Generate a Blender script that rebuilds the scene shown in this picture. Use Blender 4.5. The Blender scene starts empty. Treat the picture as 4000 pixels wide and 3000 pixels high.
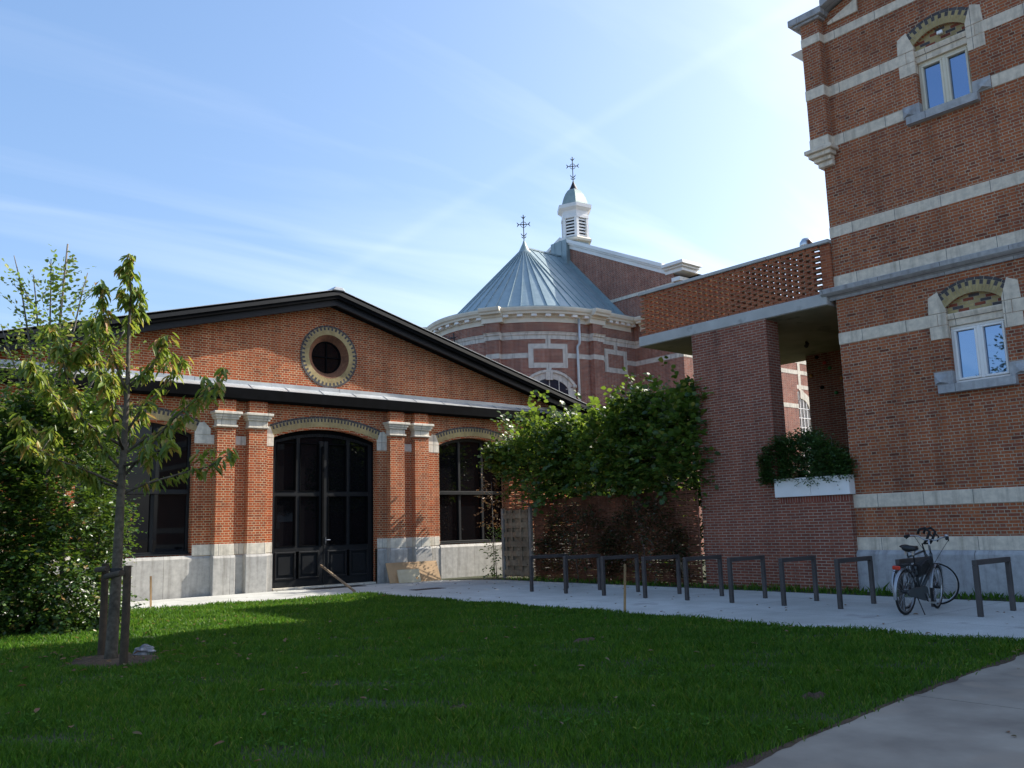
import bpy, bmesh, math, random
import numpy as np
from mathutils import Vector, Matrix
R = math.radians
rnd = random.Random(7)
S = bpy.context.scene
COL = S.collection

# ------------------------------------------------------------------ camera
cam = bpy.data.cameras.new('camera'); camo = bpy.data.objects.new('camera', cam); COL.objects.link(camo)
cam.sensor_fit = 'HORIZONTAL'; cam.sensor_width = 36.0; cam.lens = 3436.783 / 4000 * 36
cam.clip_start = 0.1; cam.clip_end = 2000
camo.matrix_world = Matrix(((0.76375485, -0.08252278, -0.64020975, 0),
                            (-0.64491729, -0.13991426, -0.75133594, 0),
                            (-0.02757214, 0.9867188, -0.16008056, 1.5),
                            (0, 0, 0, 1)))
S.camera = camo
# ------------------------------------------------------------------ light
SUN_AZ, SUN_EL = R(-14.0), R(36.0)
sdir = Vector((math.cos(SUN_AZ) * math.cos(SUN_EL), math.sin(SUN_AZ) * math.cos(SUN_EL), math.sin(SUN_EL)))
sl = bpy.data.lights.new('sun', 'SUN'); sl.energy = 5.0; sl.angle = R(0.5); sl.color = (1.0, 0.93, 0.82)
so = bpy.data.objects.new('sun', sl); COL.objects.link(so)
so.rotation_euler = sdir.to_track_quat('Z', 'Y').to_euler()
W = bpy.data.worlds.new('World'); S.world = W; W.use_nodes = True
wn, wl = W.node_tree.nodes, W.node_tree.links
wn.clear()
def N(nodes, t, **k):
    n = nodes.new(t)
    for a, b in k.items(): setattr(n, a, b)
    return n
sky = N(wn, 'ShaderNodeTexSky', sky_type='NISHITA', sun_disc=False, sun_elevation=SUN_EL, sun_rotation=math.pi / 2 - SUN_AZ,
        altitude=50, air_density=1.0, dust_density=2.8, ozone_density=1.6)
bg = N(wn, 'ShaderNodeBackground'); bg.inputs[1].default_value = 0.12
wo = N(wn, 'ShaderNodeOutputWorld')
tc = N(wn, 'ShaderNodeTexCoord')
# thin cirrus laid on a high plane: direction / height
sep = N(wn, 'ShaderNodeSeparateXYZ'); wl.new(tc.outputs['Generated'], sep.inputs[0])
mz = N(wn, 'ShaderNodeMath', operation='ADD'); mz.inputs[1].default_value = 0.12; wl.new(sep.outputs[2], mz.inputs[0])
mm = N(wn, 'ShaderNodeMath', operation='MAXIMUM'); mm.inputs[1].default_value = 0.05; wl.new(mz.outputs[0], mm.inputs[0])
dv = N(wn, 'ShaderNodeVectorMath', operation='DIVIDE'); wl.new(tc.outputs['Generated'], dv.inputs[0]); wl.new(mm.outputs[0], dv.inputs[1])
mp = N(wn, 'ShaderNodeMapping'); mp.inputs['Rotation'].default_value = (0, 0, R(38)); mp.inputs['Scale'].default_value = (0.32, 1.5, 0.0)
wl.new(dv.outputs[0], mp.inputs[0])
nz = N(wn, 'ShaderNodeTexNoise'); nz.inputs['Scale'].default_value = 1.1; nz.inputs['Detail'].default_value = 7; nz.inputs['Roughness'].default_value = 0.52; nz.inputs['Distortion'].default_value = 0.5
wl.new(mp.outputs[0], nz.inputs['Vector'])
rp = N(wn, 'ShaderNodeMapRange'); rp.inputs[1].default_value = 0.46; rp.inputs[2].default_value = 0.80; rp.inputs[3].default_value = 0.0; rp.inputs[4].default_value = 0.55
wl.new(nz.outputs[0], rp.inputs[0])
fac = rp.outputs[0]
# two old contrails: soft bands along great circles
for nrm, wd, amt in (((0.57928, -0.05053, -0.81356), 0.012, 0.10), ((0.08376, 0.31111, -0.94667), 0.006, 0.12)):
    dt = N(wn, 'ShaderNodeVectorMath', operation='DOT_PRODUCT'); dt.inputs[1].default_value = nrm; wl.new(tc.outputs['Generated'], dt.inputs[0])
    ab = N(wn, 'ShaderNodeMath', operation='ABSOLUTE'); wl.new(dt.outputs['Value'], ab.inputs[0])
    r2 = N(wn, 'ShaderNodeMapRange', interpolation_type='SMOOTHSTEP'); r2.inputs[1].default_value = 0.0; r2.inputs[2].default_value = wd; r2.inputs[3].default_value = amt; r2.inputs[4].default_value = 0.0
    wl.new(ab.outputs[0], r2.inputs[0])
    n2 = N(wn, 'ShaderNodeTexNoise'); n2.inputs['Scale'].default_value = 4; wl.new(dv.outputs[0], n2.inputs['Vector'])
    m2 = N(wn, 'ShaderNodeMath', operation='MULTIPLY'); wl.new(r2.outputs[0], m2.inputs[0]); wl.new(n2.outputs[0], m2.inputs[1])
    m3 = N(wn, 'ShaderNodeMath', operation='ADD', use_clamp=True); wl.new(fac, m3.inputs[0]); wl.new(m2.outputs[0], m3.inputs[1]); fac = m3.outputs[0]
mixc = N(wn, 'ShaderNodeMix', data_type='RGBA'); wl.new(fac, mixc.inputs[0]); wl.new(sky.outputs[0], mixc.inputs[6])
hs = N(wn, 'ShaderNodeHueSaturation'); hs.inputs['Saturation'].default_value = 0.30; hs.inputs['Value'].default_value = 1.5
wl.new(sky.outputs[0], hs.inputs['Color']); wl.new(hs.outputs[0], mixc.inputs[7])
veil = N(wn, 'ShaderNodeMix', data_type='RGBA', blend_type='ADD'); veil.inputs[0].default_value = 1.0; veil.inputs[7].default_value = (0.22, 0.62, 1.35, 1)
wl.new(mixc.outputs[2], veil.inputs[6]); wl.new(veil.outputs[2], bg.inputs[0]); wl.new(bg.outputs[0], wo.inputs[0])
S.view_settings.view_transform = 'Standard'; S.view_settings.look = 'None'; S.view_settings.gamma = 1.0; S.view_settings.exposure = 0.75

# ------------------------------------------------------------------ materials
def new_mat(name):
    m = bpy.data.materials.new(name); m.use_nodes = True
    nt = m.node_tree; b = nt.nodes['Principled BSDF']
    return m, nt.nodes, nt.links, b
def noise(n, l, vec, scale, detail=5, rough=.55):
    t = N(n, 'ShaderNodeTexNoise'); t.inputs['Scale'].default_value = scale; t.inputs['Detail'].default_value = detail; t.inputs['Roughness'].default_value = rough
    if vec is not None: l.new(vec, t.inputs['Vector'])
    return t.outputs[0]
def ramp(n, l, f, stops):
    r = N(n, 'ShaderNodeValToRGB'); e = r.color_ramp.elements
    e[0].position, e[0].color = stops[0][0], (*stops[0][1], 1)
    e[1].position, e[1].color = stops[-1][0], (*stops[-1][1], 1)
    for p, c in stops[1:-1]:
        x = e.new(p); x.color = (*c, 1)
    l.new(f, r.inputs[0]); return r.outputs[0]
def mixcol(n, l, f, a, b, mode='MIX'):
    m = N(n, 'ShaderNodeMix', data_type='RGBA', blend_type=mode)
    for s, v in ((0, f), (6, a), (7, b)):
        if isinstance(v, (int, float)): m.inputs[s].default_value = v
        elif isinstance(v, tuple): m.inputs[s].default_value = (*v, 1)
        else: l.new(v, m.inputs[s])
    return m.outputs[2]
def bump(n, l, b, h, strength=.4, dist=.01):
    u = N(n, 'ShaderNodeBump'); u.inputs['Strength'].default_value = strength; u.inputs['Distance'].default_value = dist
    l.new(h, u.inputs['Height']); l.new(u.outputs[0], b.inputs['Normal'])
def m_noise(name, ca, cb, scale=6, rough=.7, metal=0, bmp=.2, bdist=.004, spots=None, spec=.5, big=.6):
    m, n, l, b = new_mat(name)
    t = N(n, 'ShaderNodeTexCoord'); v = t.outputs['Object']
    c = ramp(n, l, noise(n, l, v, scale), ((.32, ca), (.68, cb)))
    c2 = ramp(n, l, noise(n, l, v, scale * .12 + .15, 3), ((.35, (big,) * 3), (.65, (1, 1, 1))))
    c = mixcol(n, l, 1.0, c, c2, 'MULTIPLY')
    if spots:
        c = mixcol(n, l, ramp(n, l, noise(n, l, v, spots[1], 3, .7), ((spots[2], (0, 0, 0)), (spots[2] + .08, (1, 1, 1)))), c, spots[0])
    l.new(c, b.inputs['Base Color'])
    b.inputs['Roughness'].default_value = rough; b.inputs['Metallic'].default_value = metal; b.inputs['Specular IOR Level'].default_value = spec
    if bmp: bump(n, l, b, noise(n, l, v, scale * 6, 4), bmp, bdist)
    return m
def m_brick(name, c1, c2, c3, mortar, bw=.21, rh=.0625, ms=.0075, squash=.5, dark=.0, stain=(.7, 1.05)):
    m, n, l, b = new_mat(name)
    uv = N(n, 'ShaderNodeUVMap'); uv.uv_map = 'UVMap'
    t = N(n, 'ShaderNodeTexCoord')
    def bt(a, bb, mo):
        k = N(n, 'ShaderNodeTexBrick', offset=.5, offset_frequency=2, squash=squash, squash_frequency=2)
        k.inputs['Scale'].default_value = 1; k.inputs['Mortar Size'].default_value = ms; k.inputs['Mortar Smooth'].default_value = .15
        k.inputs['Brick Width'].default_value = bw; k.inputs['Row Height'].default_value = rh; k.inputs['Bias'].default_value = 0
        k.inputs['Color1'].default_value = (*a, 1); k.inputs['Color2'].default_value = (*bb, 1); k.inputs['Mortar'].default_value = (*mo, 1)
        # slightly wobbly courses
        w = mixcol(n, l, .006, uv.outputs[0], wob, 'ADD'); l.new(w, k.inputs['Vector'])
        return k
    nn = N(n, 'ShaderNodeTexNoise'); nn.inputs['Scale'].default_value = 2.5; nn.inputs['Detail'].default_value = 2; l.new(uv.outputs[0], nn.inputs['Vector']); wob = nn.outputs[1]
    k = bt((0, 0, 0), (1, 1, 1), (.5, .5, .5))
    col = ramp(n, l, k.outputs['Color'], ((.0, c1), (.6, c2), (.93, c3), (.985, tuple(x * .6 for x in c3))) if dark else ((.0, c1), (.55, c2), (1.0, c3)))
    col = mixcol(n, l, .8, col, ramp(n, l, noise(n, l, uv.outputs[0], 23, 3), ((.3, (.72, .72, .72)), (.7, (1.2, 1.2, 1.2)))), 'MULTIPLY')
    mo = mixcol(n, l, 1.0, mortar, ramp(n, l, noise(n, l, uv.outputs[0], 3, 4), ((.3, (.7, .7, .7)), (.7, (1.15, 1.15, 1.15)))), 'MULTIPLY')
    col = mixcol(n, l, k.outputs['Fac'], col, mo)
    col = mixcol(n, l, 1.0, col, ramp(n, l, noise(n, l, uv.outputs[0], .55, 5, .6), ((.3, (stain[0],) * 3), (.7, (stain[1],) * 3))), 'MULTIPLY')
    sm = N(n, 'ShaderNodeMapping'); sm.inputs['Scale'].default_value = (2.6, .22, 1); l.new(uv.outputs[0], sm.inputs[0])
    col = mixcol(n, l, 1.0, col, ramp(n, l, noise(n, l, sm.outputs[0], 1.0, 5, .6), ((.30, (.74, .74, .75)), (.48, (1, 1, 1)), (.72, (1.10, 1.09, 1.06)))), 'MULTIPLY')
    l.new(col, b.inputs['Base Color']); b.inputs['Roughness'].default_value = .88; b.inputs['Specular IOR Level'].default_value = .25
    inv = N(n, 'ShaderNodeMath', operation='SUBTRACT'); inv.inputs[0].default_value = 1; l.new(k.outputs['Fac'], inv.inputs[1])
    ad = N(n, 'ShaderNodeMath', operation='MULTIPLY_ADD'); l.new(noise(n, l, uv.outputs[0], 60, 3), ad.inputs[0]); ad.inputs[1].default_value = .5; l.new(inv.outputs[0], ad.inputs[2])
    bump(n, l, b, ad.outputs[0], .6, .006)
    return m
def m_blocks(name, ca, cb, bw=.9, off=.37, joint=(.16, .15, .14), rough=.75, dirt=(.3, .28, .25), dirt_t=.62):
    m, n, l, b = new_mat(name)
    uv = N(n, 'ShaderNodeUVMap'); uv.uv_map = 'UVMap'
    mpn = N(n, 'ShaderNodeMapping'); mpn.inputs['Location'].default_value = (off, 3.3, 0); l.new(uv.outputs[0], mpn.inputs[0])
    k = N(n, 'ShaderNodeTexBrick', offset=0)
    k.inputs['Scale'].default_value = 1; k.inputs['Mortar Size'].default_value = .006; k.inputs['Brick Width'].default_value = bw; k.inputs['Row Height'].default_value = 100
    k.inputs['Color1'].default_value = (*ca, 1); k.inputs['Color2'].default_value = (*cb, 1); k.inputs['Mortar'].default_value = (*joint, 1)
    l.new(mpn.outputs[0], k.inputs['Vector'])
    c = mixcol(n, l, 1.0, k.outputs['Color'], ramp(n, l, noise(n, l, uv.outputs[0], 7, 6, .65), ((.3, (.75, .75, .75)), (.7, (1.1, 1.1, 1.1)))), 'MULTIPLY')
    c = mixcol(n, l, ramp(n, l, noise(n, l, uv.outputs[0], 2.2, 6, .7), ((dirt_t, (0, 0, 0)), (dirt_t + .2, (.6, .6, .6)))), c, dirt)
    sm = N(n, 'ShaderNodeMapping'); sm.inputs['Scale'].default_value = (6, .5, 1); l.new(uv.outputs[0], sm.inputs[0])
    c = mixcol(n, l, 1.0, c, ramp(n, l, noise(n, l, sm.outputs[0], 1.0, 5, .65), ((.30, (.66, .65, .63)), (.50, (1, 1, 1)), (.75, (1.06, 1.05, 1.03)))), 'MULTIPLY')
    l.new(c, b.inputs['Base Color']); b.inputs['Roughness'].default_value = rough
    bump(n, l, b, noise(n, l, uv.outputs[0], 40, 4), .25, .004)
    return m
def m_glass(name, base, rough=.03, ior=1.5, spec=.5, metal=0):
    m, n, l, b = new_mat(name)
    t = N(n, 'ShaderNodeTexCoord')
    b.inputs['Base Color'].default_value = (*base, 1); b.inputs['Roughness'].default_value = rough; b.inputs['IOR'].default_value = ior; b.inputs['Specular IOR Level'].default_value = spec; b.inputs['Metallic'].default_value = metal
    bump(n, l, b, noise(n, l, t.outputs['Object'], .9, 1), .03, .03)
    return m
def m_leaf(name, stops, trans=(.25, .40, .03), tf=.35, rough=.42, spec=.45):
    m, n, l, b = new_mat(name)
    g = N(n, 'ShaderNodeNewGeometry')
    c = ramp(n, l, g.outputs['Random Per Island'], stops)
    l.new(c, b.inputs['Base Color']); b.inputs['Roughness'].default_value = rough; b.inputs['Specular IOR Level'].default_value = spec
    tr = N(n, 'ShaderNodeBsdfTranslucent'); l.new(mixcol(n, l, .5, c, trans, 'MIX'), tr.inputs[0])
    ms = N(n, 'ShaderNodeMixShader'); ms.inputs[0].default_value = tf
    l.new(b.outputs[0], ms.inputs[1]); l.new(tr.outputs[0], ms.inputs[2])
    l.new(ms.outputs[0], n['Material Output'].inputs[0])
    return m

M = {}
M['brick_w'] = m_brick('workshop_brick', (.50, .112, .032), (.42, .085, .026), (.27, .058, .022), (.60, .49, .30))
M['brick_rb'] = m_brick('gable_house_brick', (.41, .125, .048), (.35, .100, .043), (.27, .082, .046), (.42, .34, .24), dark=1, stain=(.72, 1.05))
M['brick_p'] = m_brick('link_brick', (.29, .092, .056), (.25, .076, .048), (.205, .064, .044), (.37, .31, .24), bw=.215, ms=.0075, squash=1, stain=(.84, 1.05))
M['brick_screen'] = m_brick('screen_brick', (.40, .120, .050), (.33, .095, .042), (.26, .075, .038), (.42, .30, .20), bw=.215, ms=.004, squash=1, stain=(.85, 1.05))
M['brick_soldier'] = m_brick('soldier_brick', (.30, .088, .055), (.25, .070, .045), (.20, .058, .042), (.36, .29, .24), bw=.0625, rh=.3, ms=.006, squash=1, stain=(.88, 1.03))
M['brick_c'] = m_brick('church_brick', (.36, .098, .060), (.29, .075, .050), (.21, .058, .048), (.52, .43, .34), ms=.009)
M['stone'] = m_blocks('white_stone', (.74, .69, .58), (.66, .61, .51), bw=.62)
M['stone_rb'] = m_blocks('band_stone', (.76, .65, .51), (.67, .575, .45), bw=.93, dirt_t=.58)
M['stone_c'] = m_blocks('church_stone', (.64, .60, .53), (.58, .54, .48), bw=.8)
M['blue'] = m_blocks('blue_stone', (.42, .42, .42), (.36, .36, .37), bw=1.25, joint=(.12, .12, .12), dirt=(.15, .15, .14), dirt_t=.55)
M['plinth'] = m_blocks('plinth_concrete', (.47, .455, .42), (.42, .41, .385), bw=1.6, joint=(.22, .21, .19), dirt=(.24, .215, .17), dirt_t=.56)
M['cream'] = m_noise('cream_paint', (.72, .67, .55), (.80, .75, .63), 3, .55, bmp=.05, big=.85)
M['white'] = m_noise('white_paint', (.84, .83, .80), (.88, .87, .85), 4, .45, bmp=.05, big=.9)
M['frame_cream'] = m_noise('cream_frame_paint', (.66, .60, .46), (.72, .66, .52), 4, .45, bmp=.03, big=.92)
M['yellow'] = m_noise('yellow_brick', (.40, .30, .13), (.52, .41, .20), 9, .85, bmp=.4)
M['darkbrick'] = m_noise('dark_brick', (.055, .05, .055), (.10, .09, .09), 9, .8, bmp=.4)
M['redbrick'] = m_noise('red_brick_piece', (.32, .085, .04), (.20, .05, .026), 9, .85, bmp=.4)
M['revealbrick'] = m_noise('reveal_brick', (.27, .12, .06), (.17, .07, .04), 16, .9, bmp=.8, bdist=.01)
M['mortar'] = m_noise('mortar_bed', (.42, .36, .26), (.48, .41, .30), 12, .9)
M['black'] = m_noise('black_paint', (.004, .0045, .005), (.007, .0075, .009), 5, .9, bmp=.06, spec=.05)
M['black2'] = m_noise('grey_black_paint', (.007, .009, .011), (.011, .013, .016), 5, .48, bmp=.06, spec=.3)
M['roofdark'] = m_noise('bitumen_roof', (.03, .03, .033), (.05, .05, .052), 3, .8)
M['zinc'] = m_noise('weathered_zinc', (.50, .53, .55), (.60, .63, .64), 5, .42, metal=.55, bmp=.12, big=.8)
M['zincroof'] = m_noise('church_zinc', (.25, .335, .365), (.31, .395, .42), 3, .42, metal=.1, bmp=.08, big=.85)
M['zincdome'] = m_noise('dome_zinc', (.26, .33, .31), (.33, .39, .36), 3, .45, metal=.3, bmp=.08, big=.85)
M['iron'] = m_noise('dark_iron', (.02, .022, .03), (.03, .032, .04), 8, .5, metal=.4, bmp=.1)
M['slate'] = m_noise('slate_roof', (.05, .065, .07), (.08, .095, .10), 14, .6, bmp=.5, bdist=.01)
M['glass'] = m_glass('dark_window_glass', (.005, .005, .006), ior=1.5, spec=.33, rough=.02)
M['glass_b'] = m_glass('sky_window_glass', (.17, .25, .38), rough=.015, metal=.9)
M['glass_c'] = m_glass('leaded_glass', (.02, .025, .04), rough=.12, ior=1.6)
M['steel'] = m_noise('rack_steel', (.075, .066, .064), (.095, .083, .080), 10, .5, metal=.2, bmp=.1)
M['concrete'] = m_noise('path_concrete', (.52, .53, .50), (.58, .59, .56), 2.2, .85, bmp=.15, spots=((.36, .35, .33), .9, .62), big=.85)
M['walk'] = m_noise('old_concrete', (.215, .185, .15), (.36, .32, .26), 1.5, .85, bmp=.6, spots=((.27, .225, .175), .7, .56), big=.72)
M['slab'] = m_noise('cast_concrete', (.43, .43, .41), (.50, .50, .48), 3, .8, bmp=.2, spots=((.32, .32, .30), 2.0, .6), big=.8)
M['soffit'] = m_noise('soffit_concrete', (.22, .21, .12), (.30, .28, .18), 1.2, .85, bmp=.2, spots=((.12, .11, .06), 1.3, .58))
M['soil'] = m_noise('lawn_soil', (.026, .042, .010), (.050, .052, .020), 8, .95, bmp=.7, bdist=.02)
M['earth'] = m_noise('bare_earth', (.075, .048, .026), (.125, .082, .046), 14, .95, bmp=.9, bdist=.03)
M['ground'] = m_noise('far_ground', (.12, .11, .09), (.18, .17, .14), .6, .95)
M['bark'] = m_noise('grey_bark', (.075, .058, .038), (.17, .14, .10), 18, .85, bmp=.8, bdist=.01)
M['bark2'] = m_noise('beech_bark', (.13, .115, .10), (.22, .20, .18), 14, .8, bmp=.4)
M['stake'] = m_noise('shaded_stake', (.060, .040, .024), (.11, .075, .045), 12, .9, bmp=.7, bdist=.008)  # wood colour darkened for the shade the tree stakes stand in
M['lath'] = m_noise('pine_lath', (.40, .24, .11), (.52, .33, .16), 14, .75, bmp=.3)
M['greywood'] = m_noise('weathered_wood', (.22, .16, .10), (.34, .26, .17), 10, .85, bmp=.5)
M['postwood'] = m_noise('grey_post_wood', (.24, .21, .18), (.32, .29, .25), 10, .85, bmp=.5)
M['wicker'] = m_noise('willow_wattle', (.16, .060, .032), (.26, .105, .055), 9, .55, bmp=.3)
M['wicker2'] = m_noise('pale_willow_wattle', (.22, .11, .065), (.36, .19, .12), 9, .40, bmp=.3)
M['mdf'] = m_noise('brown_board', (.45, .29, .15), (.52, .34, .18), 4, .8, bmp=.1)
M['ply'] = m_noise('pale_plywood', (.66, .54, .34), (.76, .64, .43), 5, .65, bmp=.15)
M['rubber'] = m_noise('black_rubber', (.010, .010, .011), (.016, .016, .017), 20, .75)
M['plastic'] = m_noise('black_plastic', (.012, .012, .014), (.018, .018, .02), 20, .45)
M['chrome'] = m_noise('brushed_metal', (.55, .56, .58), (.65, .66, .68), 12, .28, metal=1, bmp=.05)
M['bikepaint'] = m_noise('graphite_bike_paint', (.06, .07, .075), (.075, .085, .09), 5, .35, metal=.3, bmp=.02)
M['guard'] = m_noise('silver_mudguard', (.42, .44, .47), (.50, .52, .55), 5, .35, metal=.5, bmp=.02)
M['bag'] = m_noise('black_bag_cloth', (.014, .014, .015), (.022, .022, .022), 24, .9, bmp=.4)
M['red'] = m_noise('red_reflector', (.55, .03, .015), (.65, .05, .02), 20, .25)
M['brownleather'] = m_noise('worn_saddle_brown', (.05, .03, .025), (.07, .045, .035), 20, .6)
M['mat'] = m_noise('dark_doormat', (.012, .012, .012), (.022, .02, .018), 30, .95, bmp=.8)
M['rust'] = m_noise('rusty_grate', (.12, .085, .065), (.17, .125, .10), 18, .8, bmp=.5)
M['gravel'] = m_noise('fine_gravel', (.13, .13, .13), (.24, .24, .23), 60, .95, bmp=1, bdist=.02)
M['rock'] = m_noise('grey_rock', (.24, .24, .25), (.40, .40, .42), 14, .9, bmp=.9, bdist=.02)
M['hold_r'] = m_noise('red_hold', (.5, .04, .03), (.6, .05, .04), 20, .6)
M['hold_y'] = m_noise('orange_hold', (.5, .2, .03), (.6, .25, .04), 20, .6)
M['hold_g'] = m_noise('green_hold', (.03, .2, .05), (.04, .25, .06), 20, .6)
M['lf_chestnut'] = m_leaf('chestnut_leaves', ((0, (.055, .11, .020)), (.4, (.13, .20, .030)), (.78, (.27, .30, .045)), (.90, (.40, .21, .06)), (1, (.48, .27, .11))), trans=(.36, .46, .05), tf=.45)  # sun shining through the crown is put into the yellower leaf tones
M['lf_beech'] = m_leaf('beech_leaves', ((0, (.016, .045, .010)), (.6, (.042, .095, .018)), (.93, (.10, .16, .028)), (1, (.26, .14, .05))), tf=.30, rough=.34)
M['lf_beech2'] = m_leaf('pale_beech_leaves', ((0, (.08, .13, .03)), (.6, (.17, .23, .05)), (.9, (.28, .30, .07)), (1, (.36, .26, .10))), tf=.42, rough=.34)
M['lf_lime'] = m_leaf('lime_leaves', ((0, (.018, .046, .012)), (.55, (.036, .085, .018)), (.90, (.10, .16, .028)), (1, (.27, .23, .05))), trans=(.40, .58, .05), tf=.34, rough=.36)
M['lf_dark'] = m_leaf('evergreen_leaves', ((0, (.014, .040, .012)), (.7, (.035, .085, .020)), (1, (.075, .13, .025))), tf=.2, rough=.4)
M['lf_bronze'] = m_leaf('bronze_leaves', ((0, (.035, .030, .014)), (.4, (.022, .048, .014)), (.75, (.10, .045, .028)), (1, (.18, .085, .05))), trans=(.2, .1, .03), tf=.2)
M['lf_brown'] = m_leaf('dry_leaves', ((0, (.14, .07, .03)), (.6, (.22, .11, .05)), (1, (.07, .10, .03))), trans=(.3, .15, .05), tf=.3)
M['lf_conifer'] = m_leaf('conifer_needles', ((0, (.010, .022, .010)), (1, (.03, .05, .02))), tf=.1)
M['lf_clover'] = m_leaf('clover_leaves', ((0, (.03, .095, .015)), (.7, (.055, .15, .02)), (.97, (.11, .20, .03)), (1, (.26, .26, .05))), tf=.3, rough=.8, spec=.08)
M['grass'] = m_leaf('grass_blades', ((0, (.030, .100, .010)), (.5, (.060, .165, .014)), (.90, (.115, .23, .022)), (.965, (.20, .26, .04)), (1, (.27, .23, .07))), trans=(.15, .32, .02), tf=.42, rough=.5, spec=.3)

_n, _l = M['grass'].node_tree.nodes, M['grass'].node_tree.links
_b = _n['Principled BSDF']; _src = _b.inputs['Base Color'].links[0].from_socket; _t = N(_n, 'ShaderNodeTexCoord')
_v = ramp(_n, _l, noise(_n, _l, _t.outputs['Object'], .9, 4, .6), ((.3, (.62, .72, .60)), (.5, (1, 1, 1)), (.72, (1.55, 1.20, 1.0))))
_v2 = ramp(_n, _l, noise(_n, _l, _t.outputs['Object'], 5.5, 4, .65), ((.32, (.55, .62, .55)), (.52, (1, 1, 1)), (.72, (1.40, 1.18, 1.1))))
_l.new(mixcol(_n, _l, 1.0, mixcol(_n, _l, 1.0, _src, _v, 'MULTIPLY'), _v2, 'MULTIPLY'), _b.inputs['Base Color'])
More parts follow.
